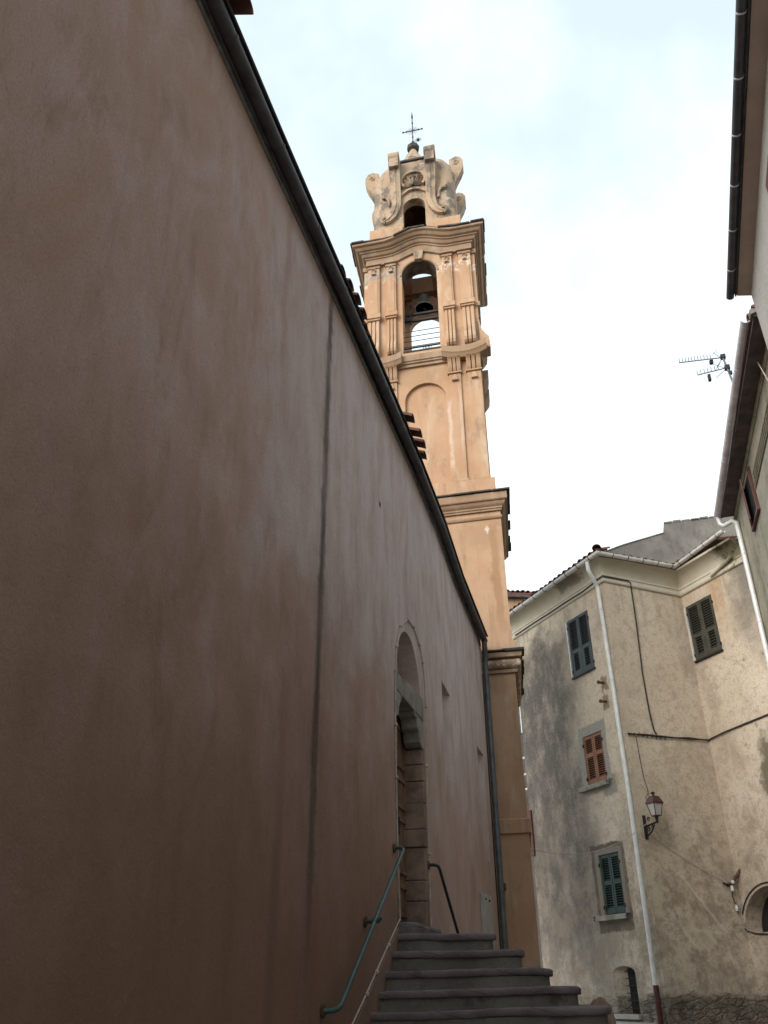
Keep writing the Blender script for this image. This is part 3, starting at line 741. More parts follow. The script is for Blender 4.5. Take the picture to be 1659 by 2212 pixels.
# belfry
HB = 1.40; DB0, DB1 = .05, 2.5
def bump(a): return .24*(.5+.5*math.cos(math.pi*min(1, abs(a)/.80)))
wl = MB()
topf = lambda a: 17.35+bump(a)*.9
arch_wall(wl, T, -HB, HB, 13.6, 17.35, .0, .466, 13.90, 16.55, .50, 16, DB0+.06, lambda a: 17.2+bump(a)*.6)
arch_wall(wl, T, -HB, HB, 13.6, 17.5, .0, .466, 13.90, 16.55, .36, 16, DB1-.42)
SR = Fr(T(HB, 0, 0), TV, -TU); SLf = Fr(T(-HB, 0, 0), TV, TU)
for F in (SR, SLf): arch_wall(wl, F, DB0+.56, DB1-.42, 13.6, 17.5, 1.28, .36, 13.9, 16.5, .36, 12, .02)
make('belfry_wall', wl, M_tw, tw, smooth=35)
sf = MB(); A2 = arc(0, 16.55, .463, 190, -10, 18)
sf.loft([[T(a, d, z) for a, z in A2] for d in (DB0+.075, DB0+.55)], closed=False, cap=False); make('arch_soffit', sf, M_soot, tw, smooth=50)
kb = MB().prism(T, [(-.10, 17.0), (.10, 17.0), (.14, 17.30), (-.14, 17.30)], DB0-.03, DB0+.1); make('keystone', kb, M_cr, tw, bevel=.01)
arv = MB()
A1 = arc(0, 16.55, .52, 180, 0, 16); A0 = arc(0, 16.55, .47, 180, 0, 16)
arv.prism(T, A1+list(reversed(A0)), DB0+.035, DB0+.065); make('archivolt', arv, M_twl, tw, smooth=40)
pb = [(.62, .88), (1.06, 1.38)]
def trio():
    make('belfry_pilaster', b, M_tw, tw, bevel=.006); make('console', cn_, M_tw, tw, bevel=.012); make('belfry_capital', cpb, M_twl, tw, bevel=.006)
for s in (-1, 1):
    for a0, a1 in pb:
        b = MB(); cn_ = MB(); cpb = MB()
        l, r = min(s*a0, s*a1), max(s*a0, s*a1); c = (l+r)/2; hw = (r-l)/2
        b.box(T, l, r, DB0-.02, DB0+.07, 15.15, 16.92)
        b.box(T, c-hw*.72, c+hw*.72, DB0-.035, DB0, 15.30, 16.62)
        # console with three fluted ribs
        cn_.box(T, c-hw-.03, c+hw+.03, DB0-.10, DB0+.07, 15.10, 15.24)
        cn_.box(T, c-hw-.01, c+hw+.01, DB0-.065, DB0+.07, 15.05, 15.12)
        for k in (-1, 0, 1):
            cc = c+k*hw*.66; wv = hw*.25
            pr_ = [(.07, 15.08), (-.02, 15.08), (-.035, 14.6), (-.06, 14.30), (-.10, 14.18), (-.135, 14.08), (-.14, 13.98), (-.11, 13.90), (-.06, 13.86), (.07, 13.86)]
            cn_.prism_side(T, [(DB0+d, z) for d, z in pr_], cc-wv, cc+wv)
        cn_.box(T, c-hw+.01, c+hw-.01, DB0+.01, DB0+.07, 13.84, 15.06)
        # capital with little boss
        cpb.box(T, c-hw-.02, c+hw+.02, DB0-.05, DB0+.07, 16.90, 16.95); cpb.box(T, c-hw-.05, c+hw+.05, DB0-.08, DB0+.07, 17.0, 17.07)
        cpb.box(T, c-hw, c+hw, DB0-.03, DB0+.07, 16.95, 17.0)
        cpb.box(T, c-.055, c+.055, DB0-.09, DB0+.0, 16.66, 16.71); cpb.taper(T, c-.05, c+.05, DB0-.08, DB0, 16.71, c-.025, c+.025, DB0-.05, DB0, 16.78)
        ringp = [T(c+.055*math.cos(t*math.pi/6), DB0-.045, 16.83+.055*math.sin(t*math.pi/6)) for t in range(13)]
        cpb.tube(ringp, .016, 6); trio()
for s, F in ((1, SR), (-1, SLf)):
    for d0, d1 in ((.12, .42), (.56, .86), (1.70, 2.0), (2.1, 2.42)):
        b = MB(); cn_ = MB(); cpb = MB(); b.box(F, d0, d1, -.09, .03, 15.15, 16.92); cn_.box(F, d0-.03, d1+.03, -.13, .03, 15.08, 15.22); cpb.box(F, d0-.04, d1+.04, -.13, .03, 16.92, 17.06)
        cn_.prism_side(Fr(F.o, F.d, F.u), [(d0, 13.9), (d1, 13.9), (d1, 15.1), (d0, 15.1)], -.07, .03); trio()
# scrolled foot against the right and left side of the belfry
for s in (-1, 1):
    p = [(1.38, 13.7), (1.70, 13.72), (1.70, 13.80), (1.66, 13.86), (1.69, 13.95), (1.68, 14.05), (1.60, 14.16), (1.52, 14.30), (1.49, 14.48), (1.46, 14.7), (1.38, 14.7)]
    make('scroll', MB().prism(T, [(s*a, z) for a, z in p], .12, .5), M_tw, tw, smooth=40)
# belfry cornice with the raised middle
co = MB()
ring_mould(co, 1.43, [(-.35, 17.03), (.0, 17.05), (.0, 17.27), (.03, 17.28), (.035, 17.315), (.08, 17.33), (.11, 17.37), (.125, 17.405), (.16, 17.41), (.17, 17.445), (.225, 17.455), (.265, 17.495), (.28, 17.525), (.325, 17.53), (.345, 17.545), (.345, 17.60), (-.35, 17.70)], bump, 24, d0=DB0, d1=DB1, cap=False)
make('cornice', co, M_twl, tw, smooth=28)
b = MB(); slates(b, 1.80, 17.61, .045, bump, d0=DB0-.37, d1=DB1+.37, seed=9); make('slate_edge', b, M_slate, tw)
# crown: plinth, hollow rounded drum with niche, scroll consoles, cone, cap, cross
CD = 1.35
CA = -.07
TC = Fr(T(CA, 0, 0), TU, TV)                 # the crown sits a little off the axis
for a0, a1 in ((-1.27, -.33), (.33, 1.27)): make('crown_plinth', MB().box(TC, a0, a1, .06, 2.45, 17.6, 18.42), M_tw, tw, bevel=.01)
make('crown_plinth', MB().box(TC, -.329, .329, 2.2, 2.452, 17.6, 18.45), M_tw, tw, bevel=.01)
def sq_ring(h, z, rc, n=6, da=0., dd=0.):
    pts = []
    for cx, cz, a0 in ((1, 1, 0), (-1, 1, 90), (-1, -1, 180), (1, -1, 270)):
        for k in range(n+1):
            a = rad(a0+90*k/n); pts.append(TC(da+cx*(h-rc)+rc*math.cos(a), CD+dd+cz*(h-rc)+rc*math.sin(a), z))
    return pts
outer = [(1.21, 18.38, .30), (1.20, 19.0, .32), (1.195, 19.7, .34), (1.185, 20.4, .36), (1.14, 20.9, .42), (1.04, 21.24, .48), (.88, 21.5, .5), (.62, 21.66, .45), (.40, 21.75, .3), (.30, 21.85, .2)]
dm_ = MB().loft([sq_ring(h, z, rc) for h, z, rc in outer])
drum = make('crown_drum', dm_, M_cr, tw, smooth=40)
inn = MB().loft([sq_ring(h-.26, z-(.0 if k == 0 else .2), max(rc-.2, .1)) for k, (h, z, rc) in enumerate(outer[:8])])
inn.v = [v-V3((0, 0, .15)) if v.z < 18.5 else v for v in inn.v]
boolean(drum, inn)
boolean(drum, MB().prism(TC, [(-.315, 18.2), (.315, 18.2)]+arc(0, 19.2, .315, 0, 180, 14), -.5, 1.3))
boolean(drum, MB().prism(TC, [(-.315, 18.60), (.315, 18.60)]+arc(0, 19.2, .315, 0, 180, 14), 1.25, 3.4))
drum.data.shade_smooth(); drum.data.set_sharp_from_angle(angle=rad(40))
make('crown_panel', MB().box(TC, -.42, .42, .12, .7, 20.4, 21.05), M_cr, tw, bevel=.02); make('crown_lip', MB().box(TC, -.44, .44, .07, .8, 21.05, 21.13), M_slate, tw, bevel=.015)
fd = .135                                                   # depth of the drum's front face
hood = MB(); hp = [(-.42, 19.60), (-.36, 19.63), (-.15, 19.80), (0, 19.83), (.15, 19.80), (.36, 19.63), (.42, 19.60)]
hood.prism(TC, hp+[(a, z+.07) for a, z in reversed(hp)], fd-.06, fd+.1); make('niche_hood', hood, M_cr, tw)
sh = MB(); rg = arc(0, 20.20, .38, -40, 220, 20); r0 = arc(0, 20.20, .31, -40, 220, 20)
sh.prism(TC, rg+list(reversed(r0)), fd-.09, fd+.05)
for k in range(9):
    a = rad(12+156*k/8); c, s_ = math.cos(a), math.sin(a); p0 = (.05*c, 19.98+.05*s_); w0, w1 = .02, .052
    ex, ez = -s_, c; L1 = .40
    for t0, t1 in ((0, 1),):
        q = [TC(p0[0]-ex*w0, fd-.02, p0[1]-ez*w0), TC(p0[0]+ex*w0, fd-.02, p0[1]+ez*w0), TC(p0[0]+c*L1+ex*w1, fd+.0, p0[1]+s_*L1+ez*w1), TC(p0[0]+c*L1-ex*w1, fd+.0, p0[1]+s_*L1-ez*w1), TC(p0[0], fd-.07, p0[1]), TC(p0[0]+c*L1, fd-.06, p0[1]+s_*L1)]
        sh.add(q, [(0, 1, 4), (0, 4, 5, 3), (1, 2, 5, 4), (2, 3, 5), (0, 3, 2, 1)])
make('shell_niche', sh, M_cr, tw, smooth=30)
# front scroll consoles: an S strip in the front plane, bulging out at the top
def strip(path, wd, dfun, name, F=TC):
    mb = MB(); rings = []
    for i, (a, z) in enumerate(path):
        p0 = path[max(i-1, 0)]; p1 = path[min(i+1, len(path)-1)]; tx, tz = p1[0]-p0[0], p1[1]-p0[1]; l = math.hypot(tx, tz); nx_, nz_ = tz/l, -tx/l
        ww = wd[i] if isinstance(wd, list) else wd; d = dfun(z)
        rings.append([F(a-nx_*ww/2, fd+.12, z-nz_*ww/2), F(a-nx_*ww/2, d, z-nz_*ww/2), F(a-nx_*ww*.12, d-.01, z-nz_*ww*.12), F(a, d-.04, z), F(a+nx_*ww*.12, d-.01, z+nz_*ww*.12), F(a+nx_*ww/2, d, z+nz_*ww/2), F(a+nx_*ww/2, fd+.12, z+nz_*ww/2)])
    mb.loft(rings); return mb
for s in (-1, 1):
    path = [(.52, 21.02), (.52, 20.85), (.52, 20.6), (.51, 20.3), (.50, 19.95), (.49, 19.6), (.49, 19.3), (.53, 19.05), (.61, 18.86), (.72, 18.72), (.82, 18.66)]
    wds = [.33, .33, .32, .30, .28, .27, .26, .25, .22, .17, .11]
    def df(z): t = min(max((z-19.4)/1.6, 0), 1); return fd-.10-.32*t**1.5
    mb = strip([(s*a, z) for a, z in path], wds, df, 'x')
    # rolled top
    mb.prism_side(TC, [(df(21.0)+.02+d, z) for d, z in arc(.10, 20.95, .17, 0, 360, 14)[:-1]], s*.365, s*.675)
    mb.prism_side(TC, [(df(21.0), 20.5), (df(21.0), 21.0), (.45, 21.0), (.6, 20.85), (.4, 20.5)], s*.39, s*.65)
    # curl at the foot, ear higher up
    curl = [TC(s*(.82+.10*math.cos(t)*(1-t/9)), fd-.07, 18.76+.10*math.sin(t)*(1-t/9)) for t in [rad(-90+22*k) for k in range(16)]]
    mb.tube(curl, [.05]*8+[.045, .04, .035, .03, .03, .03, .03, .03], 6)
    ear = [TC(s*a, fd-.04, z) for a, z in ((.70, 19.30), (.72, 19.55), (.79, 19.68), (.88, 19.68), (.93, 19.78), (.92, 19.86))]
    mb.tube(ear, [.03, .035, .045, .045, .04, .03], 6)
    make('scroll_console', mb, M_cr, tw, smooth=40)
# side volutes: two on each side
vol = [(1.05, 20.02), (1.18, 20.12), (1.27, 20.36), (1.38, 20.60), (1.46, 20.84), (1.46, 21.06), (1.38, 21.22), (1.25, 21.28), (1.05, 21.18)]
for s in (-1, 1):
    for d0 in (.42, 1.72):
        mb = MB().prism(TC, [(s*a, z) for a, z in vol], d0, d0+.28)
        for dd in (d0-.012, d0+.292):
            sp_ = [TC(s*(1.25+.08*(1-t/14)*math.cos(t)), dd, 21.0+.10*(1-t/14)*math.sin(t)) for t in [.55*k for k in range(20)]]
            mb.tube(sp_, .014, 5)
        make('volute', mb, M_cr, tw, smooth=40)
b = MB().lathe(TC(-.06, CD, 0), [(.50, 22.1), (.50, 22.28), (.44, 22.30), (.38, 22.42), (.24, 22.78), (.10, 23.10), (.10, 23.14), (.17, 23.18), (.17, 23.32), (.10, 23.40), (.03, 23.44)], 8)
make('roof_cone', b, M_cr, tw); make('cone_cap', MB().lathe(TC(-.06, CD, 0), [(.12, 23.12), (.19, 23.17), (.20, 23.30), (.13, 23.40), (.03, 23.46)], 8), M_slate, tw)
xr_ = MB(); ct = TC(-.06, CD, 0)
X = lambda a, z: ct+TU*a+V3((0, 0, z))
xr_.tube([X(0, 23.4), X(0, 24.75)], .016, 6); xr_.tube([X(-.30, 24.12), X(.30, 24.12)], .016, 6)
for a, z in ((-.31, 24.12), (.31, 24.12), (0, 24.5), (0, 24.85), (0, 23.6), (0, 23.8), (-.2, 24.12), (.2, 24.12)): xr_.sphere(X(a, z), .032, 6)
xr_.tube([X(0, 24.75), X(0, 25.05)], [.03, .008], 6)
for k in range(16):
    t = math.pi*2*k/16+.1
    if abs(math.sin(2*t)) > .3: xr_.tube([X(.04*math.cos(t), 24.12+.04*math.sin(t)), X(.2*math.cos(t), 24.12+.2*math.sin(t))], .006, 4)
make('iron_cross', xr_, M_iron, tw)
vn = MB(); q0 = X(.17, 23.62); vn.tube([X(0, 23.55), q0], .01, 4); vn.sphere(q0, .05, 6)
for k in range(9):
    t = 2*math.pi*k/9; vn.tube([q0, q0+TU*.12*math.cos(t)+V3((0, 0, .12*math.sin(t)))], .008, 4)
make('star_finial', vn, M_iron, tw)

# railing bars across the belfry opening
rb = MB()
for z_ in (14.13, 14.30, 14.46, 14.62): rb.tube([T(-.47, .16, z_), T(.47, .16, z_)], .010, 5)
rb.box(T, -.47, .47, .09, .14, 13.90, 13.945); rb.box(T, -.47, .47, .11, .15, 14.045, 14.07)
for k in range(3):
    c = .06+k*.075; rb.tube([T(c-.03, .13, 14.03), T(c-.012, .13, 13.95), T(c+.012, .13, 13.95), T(c+.03, .13, 14.03)], .008, 4)
make('belfry_railing', rb, M_iron, tw)
bm_ = MB()
for z_, d_ in ((15.62, .60), (15.40, .60)): bm_.box(T, -.47, .47, d_, d_+.06, z_-.03, z_+.03)
bm_.tube([T(-.30, .6, 15.25), T(-.30, .58, 15.55), T(-.24, .58, 15.72), T(-.30, .58, 15.85)], .025, 6); bm_.sphere(T(-.29, .58, 15.9), .05, 8)
bm_.box(T, -.46, -.30, .52, .6, 15.33, 15.45)
make('steel_beam', bm_, M_iron, tw)

# the bell
bc = T(.02, 1.35, 16.45)
bl = thing('bell', 'green bronze bell with iron headstock hanging in the tower arch', 'bell', tuple(bc))
prof = [(.265, 0), (.27, .015), (.235, .07), (.19, .16), (.165, .28), (.15, .40), (.135, .44), (.06, .47), (.02, .475), (.02, .44), (.11, .41), (.135, .28), (.165, .15), (.21, .06), (.245, .0)]
make('bell_body', MB().lathe(bc, prof, 28), M_bronze, bl, smooth=50)
make('clapper', MB().tube([bc+V3((0, 0, .42)), bc+V3((0, 0, .0))], .012, 6).sphere(bc+V3((0, 0, -.01)), .04, 10), M_iron, bl)
make('headstock', MB().box(Fr(bc, TU, TV), -.62, .62, -.05, .05, .47, .57), M_rust, bl)
wh = MB(); wc = bc+TU*.40+V3((0, 0, .5)); ring = [wc+TV*.42*math.cos(2*math.pi*k/28)+V3((0, 0, .42*math.sin(2*math.pi*k/28))) for k in range(29)]
wh.tube(ring, .028, 6)
for k in range(3):
    t = math.pi*k/3; o_ = TV*.42*math.cos(t)+V3((0, 0, .42*math.sin(t))); wh.tube([wc-o_, wc+o_], .016, 5)
make('bell_wheel', wh, M_rust, bl)

# little stub on the base pier
tag(make('wall_hook', MB().tube([T(1.06-.05, .0, 1.55), T(1.06, -.07, 1.52), T(1.06+.05, -.08, 1.56), T(1.06+.05, -.02, 1.63), T(1.06, .0, 1.66)], .022, 6), M_rust, base=tuple(T(1.0, 0, 1.5))), 'small rusty hook on the tower base beside the church downpipe', 'hook')

# ------------------------------------------------------------------ corner house (fronts A, B, C)
ho = thing('corner_house', 'weathered beige corner house with shuttered windows and curved white cornice', 'house', (PC.x+1, PC.y+2, -1.0))
FA, FB, FC = Fr(PC, AX, AO), Fr(PC, BX, BO), Fr(PI, AX, AO)
A_L = -4.4
hw_ = MB()
pl2 = [FA(A_L, 0, 0), PC, PI, PD, PD+V3((2.5, 3.2, 0)), FA(A_L, -5, 0)]
n = len(pl2); hw_.add([p+V3((0, 0, -1.3)) for p in pl2]+[p+V3((0, 0, 9.85)) for p in pl2], [tuple(range(n)), tuple(range(2*n-1, n-1, -1))]+[(i, (i+1) % n, n+(i+1) % n, n+i) for i in range(n)])
hwall = make('wall', hw_, M_ho, ho)
def cut_house(F, poly, dep):
    boolean(hwall, MB().prism(F, poly, -dep, .3))
def rect(a0, a1, z0, z1): return [(a0, z0), (a1, z0), (a1, z1), (a0, z1)]
WIN = dict(w1=(FA, -1.735, -.825, 7.12, 8.69), w2=(FC, .10, 1.03, 7.31, 8.80), w3=(FA, -1.69, -.925, 4.37, 5.555), w4=(FA, -1.645, -.90, 1.52, 2.785))
for k, (F, a0, a1, z0, z1) in WIN.items(): cut_house(F, rect(a0, a1, z0, z1), .10)
# low barred window: arched head, splayed left reveal
low = [(-1.64, -.40), (-.87, -.40), (-.87, .36)]+arc(-1.255, .36, .385, 0, 180, 8)[1:-1]+[(-1.64, .36)]
low = [(a, z if z < .36 else .36+(z-.36)*.35) for a, z in low]
c = MB(); nn = len(low); inner = [(a if a > -1.3 else a+.30, z) for a, z in low]
c.add([FA(a, .3, z) for a, z in low]+[FA(a, .0, z) for a, z in low]+[FA(a, -.20, z) for a, z in inner],
      [tuple(range(nn)), tuple(range(3*nn-1, 2*nn-1, -1))]+[(i, (i+1) % nn, nn+(i+1) % nn, nn+i) for i in range(nn)]+[(nn+i, nn+(i+1) % nn, 2*nn+(i+1) % nn, 2*nn+i) for i in range(nn)])
boolean(hwall, c)
lun = [(-.02, 1.10), (1.75, 1.10)]+arc(.865, 1.10, .885, 0, 180, 20)[1:-1]
cut_house(FC, lun, .5)
make('interior', MB().prism(FC, [(a*.98+.017, z+.005) for a, z in lun], -.498, -.47), M_dark, ho)
# cornice, mitred round A-B-C
def house_sweep(prof, a_start, c_end, closed=True):
    mA, mI = (AO+BO), (AO+BO)
    st_ = FA(a_start, 0, 0); en_ = FC(c_end, 0, 0); rings = []
    for P_, o in ((st_, AO), (PC, AO+BO), (PI, AO+BO), (en_, AO)):
        rings.append([P_+o*d+V3((0, 0, z)) for d, z in prof])
    return MB().loft(rings)
prof = [(-.1, 9.12), (.04, 9.13), (.06, 9.16), (.06, 9.21), (.035, 9.235), (.03, 9.30), (.05, 9.305), (.05, 9.36), (.03, 9.37), (.05, 9.45), (.10, 9.54), (.18, 9.62), (.28, 9.67), (.34, 9.68), (.34, 9.74), (-.1, 9.76)]
make('cornice', house_sweep(prof, A_L, 2.30), M_co, ho, smooth=30)
# gutters
def gpts(a0, a1, F, off, z0, z1, n): return [F(a0+(a1-a0)*k/n, off, z0+(z1-z0)*k/n) for k in range(n+1)]
GO, GR = .40, .075
gA = [FA(A_L-.1, GO, 9.70), PC+(AO+BO)*GO+V3((0, 0, 9.72)), PI+(AO+BO)*GO+V3((0, 0, 9.80)), FC(2.25, GO, 9.96)]
gm = MB(); rr = []
for p, o in zip(gA, (AO, (AO+BO), (AO+BO), AO)):
    ring = []
    for k in range(10):
        t = rad(180+180*k/9); ring.append(p+o*math.cos(t)*GR+V3((0, 0, math.sin(t)*GR)))
    for k in range(9, -1, -1):
        t = rad(180+180*k/9); ring.append(p+o*math.cos(t)*(GR-.008)+V3((0, 0, math.sin(t)*(GR-.008))))
    rr.append(ring)
gm.loft(rr)
hg = make('gutter', gm, M_wz, ho, smooth=50)
def hooks(F, a0, a1, n, z0, z1):
    for k in range(n):
        t = (k+.5)/n; a = a0+(a1-a0)*t; z_ = z0+(z1-z0)*t
        p = [F(a, GO+GR*1.08*math.cos(rad(175+190*j/8)), z_+GR*1.08*math.sin(rad(175+190*j/8))) for j in range(9)]
        make('gutter_hook', MB().tube(p, .009, 5), M_rust, hg)
hooks(FA, A_L, .35, 9, 9.70, 9.72); hooks(FB, -.2, 2.2, 5, 9.72, 9.80); hooks(FC, .4, 2.25, 4, 9.80, 9.96)
# white downpipe on A with swan neck
pp = [FA(-.05, GO, 9.64), FA(-.05, GO, 9.42), FA(-.07, GO-.06, 9.34), FA(-.16, .12, 9.10), FA(-.17, .085, 9.02), FA(-.135, .085, 6.9), FA(-.115, .085, 4.2), FA(-.16, .085, .1)]
dpp = make('downpipe', MB().tube(pp, .052, 12), M_wz, ho, smooth=50)
for z_ in (8.4, 6.55, 4.6, 2.4, .9):
    a_ = -.16+(.03 if 3 < z_ < 8 else 0); make('pipe_clip', MB().lathe(FA(a_, .085, z_), [(.060, 0), (.060, .03)], 14), M_gz, dpp)
make('pipe_shoe', MB().tube([FA(-.16, .085, .12), FA(-.19, .085, -1.0)], .058, 12), M_red, dpp, smooth=50)
# roofs: tile rows up from each gutter
def tile_roof(F, a0, a1, off, z0, z1, depth, pitch=.36, step=.23, jit=.012, seed=1, hip0=False, hip1=False):
    random.seed(seed); mb = MB(); n = int((a1-a0)/step)
    p = [F(a0, off, z0-.02), F(a1, off, z1-.02), F(a1-(depth if hip1 else 0), off-depth, z1-.02+depth*pitch), F(a0+(depth if hip0 else 0), off-depth, z0-.02+depth*pitch)]
    mb.add(p+[q-V3((0, 0, .05)) for q in p], [(0, 1, 2, 3), (7, 6, 5, 4), (0, 4, 5, 1), (1, 5, 6, 2), (2, 6, 7, 3), (3, 7, 4, 0)])
    for k in range(n):
        a = a0+step*(k+.5); z_ = z0+(z1-z0)*(k+.5)/n
        dl = min(depth, a1-a if hip1 else 99, a-a0 if hip0 else 99)
        for m in range(max(1, int(dl/.4))):
            barrel(mb, F(a+random.uniform(-jit, jit), off+.03-m*.4+random.uniform(-jit, jit), z_+m*.4*pitch+random.uniform(-jit, jit)), -F.d, .47, .085, pitch)
    return mb
mb = tile_roof(FA, A_L, .5, GO-.02, 9.755, 9.775, 2.4, seed=2, hip1=True)
for F, a0, a1, z0, z1, s in ((FB, -.35, 2.35, 9.715, 9.80, 3), (FC, .2, 1.9, 9.80, 9.92, 4)):
    m2 = tile_roof(F, a0, a1, GO-.03, z0, z1, 1.2, pitch=.3, seed=s, hip0=F is FB); mb.add(m2.v, m2.f)
m2 = MB(); barrel(m2, PC+(AO+BO)*(GO+.05)+V3((0, 0, 9.80)), -(AO+BO), .5, .12, .3); barrel(m2, PC+(AO+BO)*(GO-.25)+V3((0, 0, 9.93)), -(AO+BO), .5, .12, .3); mb.add(m2.v, m2.f)
make('roof', mb, M_ti, ho, smooth=50)

# shutters
def shutter_pair(parent, F, a0, a1, z0, z1, mat, recess=.03, split=.45, inset=.0, hinge=True, lab=None, pitch=.062):
    """two louvred leaves, each with an upper and a lower louvre field"""
    mid = (a0+a1)/2
    for q, (l, r) in enumerate(((a0+.008, mid-.004), (mid+.004, a1-.008))):
        d0, d1 = -recess-.035, -recess; fr = .062; zm = z0+(z1-z0)*split
        mb = MB(); b_ = z0+.012; t_ = z1-.012
        mb.box(F, l, l+fr, d0, d1, b_, t_); mb.box(F, r-fr, r, d0, d1, b_, t_)
        for zz0, zz1 in ((b_, b_+.13), (zm-.05, zm+.05), (t_-.075, t_)): mb.box(F, l+fr, r-fr, d0, d1, zz0, zz1)
        if inset: mb.box(F, l+fr, l+fr+inset, d0, d1, b_+.13, zm-.05); mb.box(F, r-fr-inset, r-fr, d0, d1, b_+.13, zm-.05)
        leaf = make('shutter', mb, mat, parent, bevel=.004)
        if lab: leaf['label'] = lab
        for zz0, zz1, ins in ((b_+.13, zm-.05, inset), (zm+.05, t_-.075, 0)):
            lv = MB(); n_ = int((zz1-zz0)/pitch)
            for k in range(n_):
                zc = zz0+(k+.5)*(zz1-zz0)/n_
                p = [(d1-.003, zc-.017*pitch/.062), (d1-.003, zc-.006*pitch/.062), (d0+.004, zc+.014*pitch/.062), (d0+.004, zc+.003*pitch/.062)]
                lv.prism_side(F, p, l+fr+ins, r-fr-ins)
            make('louvres', lv, mat, leaf)
    make('interior', MB().box(F, a0+.01, a1-.01, -.098, -.085, z0+.01, z1-.01), M_dark, parent)
    if hinge:
        hm = MB()
        for a in (a0, a1):
            for z_ in (z0+.12, z1-.25): hm.box(F, a-.02, a+.02, -.005, .025, z_, z_+.07)
        make('hinge', hm, M_iron, parent)
    return
shutter_pair(ho, *WIN['w1'], M_gsh, -.012, .42, .055, lab='slate green louvred shutter leaf')
shutter_pair(ho, *WIN['w2'], M_gsh2, -.012, .42, .055, lab='faded olive grey louvred shutter leaf')
shutter_pair(ho, *WIN['w3'], M_osh, .02, .60, 0, pitch=.048, lab='orange brown varnished louvred shutter leaf')
shutter_pair(ho, *WIN['w4'], M_grn, .03, .52, 0, pitch=.048, lab='dark green louvred shutter leaf')
for k in ('w1', 'w2'):
    F, a0, a1, z0, z1 = WIN[k]
    make('shutter_bar', MB().box(F, a0-.028, a0-.004, .002, .045, z0+.02, z1-.02), M_wz, ho)
    make('window_sill', MB().box(F, a0-.02, a1+.03, .002, .06, z0-.045, z0-.005), M_iron, ho)
F, a0, a1, z0, z1 = WIN['w3']; make('window_sill', MB().box(F, -1.95, -.83, .002, .13, 4.25, 4.355), M_stone, ho, bevel=.01)
F, a0, a1, z0, z1 = WIN['w4']; make('window_sill', MB().box(F, -1.90, -.80, .002, .10, 1.40, 1.505), M_stone, ho, bevel=.01)
make('window_sill', MB().box(FA, -1.74, -.82, .002, .09, -.50, -.41), M_mar, ho, bevel=.012)
for a_, z_ in ((-2.0, 4.34), (-.76, 4.36), (-1.97, 1.5), (-.77, 1.5)):
    make('shutter_catch', MB().tube([FA(a_, .0, z_), FA(a_, .09, z_), FA(a_+.02, .09, z_-.09)], .012, 5), M_iron, ho)
br = MB()
for k in range(4): br.tube([FA(-1.26+k*.11, -.12, -.40), FA(-1.26+k*.11, -.12, .46)], .010, 5)
for k in range(6): br.tube([FA(-1.38, -.12, -.30+k*.14), FA(-.88, -.12, -.30+k*.14)], .009, 5)
make('window_grille', br, M_iron, ho); make('interior', MB().box(FA, -1.335, -.88, -.198, -.17, -.395, .485), M_dark, ho)
for a_, z_ in ((-.55, 6.64), (-.57, 6.17)):
    tag(make('iron_stub', MB().tube([FA(a_, -.02, z_), FA(a_, .16, z_-.02), FA(a_+.02, .18, z_-.02)], [.03, .035, .05], 8), M_rust, base=tuple(FA(a_, 0, z_))), ('upper' if z_ > 6.4 else 'lower')+' of two rusty iron stubs set in bare patches left of the white downpipe', 'iron stub', 'iron stubs beside the white downpipe')
# drain spout at the right of C
make('drain_spout', MB().tube([FC(1.25, .09, 9.20), FC(2.05, .12, 9.38)], .05, 8), M_co, ho, smooth=50)
# stone ledge at the foot of A
tag(make('stone_ledge', MB().prism(FA, [(-2.3, -1.2), (-.28, -1.2), (-.28, -.55), (-2.3, -.53)], .005, .5), M_mar, base=tuple(FA(-1.2, .2, -1.0)), bevel=.03), 'low pale stone ledge at the foot of the corner house under the barred window', 'ledge')
bd = MB(); nn = 14; c0 = V3((-.56, 12.4, -.9))
bd.loft([[c0+V3((r*math.cos(2*math.pi*j/nn)*(1+.15*nz((j, r*9, 2))), r*math.sin(2*math.pi*j/nn)*.8, z_+.03*nz((j*1.3, z_*9, 1)))) for j in range(nn)] for r, z_ in ((.17, -.1), (.17, .3), (.16, .60), (.135, .74), (.08, .82), (.02, .84))])
tag(make('guard_stone', bd, M_jamb, base=tuple(c0), smooth=60), 'dark rounded guard stone peeking out behind the stair ends', 'guard stone')

# cables on the corner house
tag(make('wall_cable', MB().tube([FA(A_L+.2, .075, 9.19)]+[FA(-4+k*.8, .075, 9.19+.01*(k % 2)) for k in range(5)]+[FA(-.02, .08, 9.245), PC+(AO+BO)*.07+V3((0, 0, 9.25)), FB(.4, .07, 9.26), FB(.72, .07, 9.27), FB(.80, .07, 9.22), FB(.83, .03, 9.05), FB(.815, .02, 8.06), FB(.75, .02, 6.8), FB(.765, .02, 5.85), FB(.80, .03, 5.40), FB(.86, .03, 5.30)], .018, 6), M_bcab, base=tuple(FB(.8, 0, 5.3))), 'black cable along the cornice dropping down the narrow middle front', 'cable')
cc_ = MB(); random.seed(2)
for r_ in range(3):
    pts = [FB(.01+.45*k, .03+random.uniform(-.004, .03), 5.225+.018*k+random.uniform(-.015, .015)) for k in range(6)]+[PI+(AO+BO)*.03+V3((0, 0, 5.31+.01*r_)), FC(.10, .03, 5.34), FC(.55, .03+.01*r_, 5.375), FC(1.2, .03, 5.40+.006*r_), FC(2.25, .03, 5.45)]
    cc_.tube(pts, .014+.002*r_, 5)
for k in range(9): cc_.tube([FB(.05+k*.13, .02, 5.20), FB(.07+k*.13, .06, 5.25+.02*(k % 3))], .012, 4)
tag(make('cable_bundle', cc_, M_bcab, base=tuple(FB(0, 0, 5.2))), 'thick black cable bundle running along the middle of the narrow front to the right', 'cable')
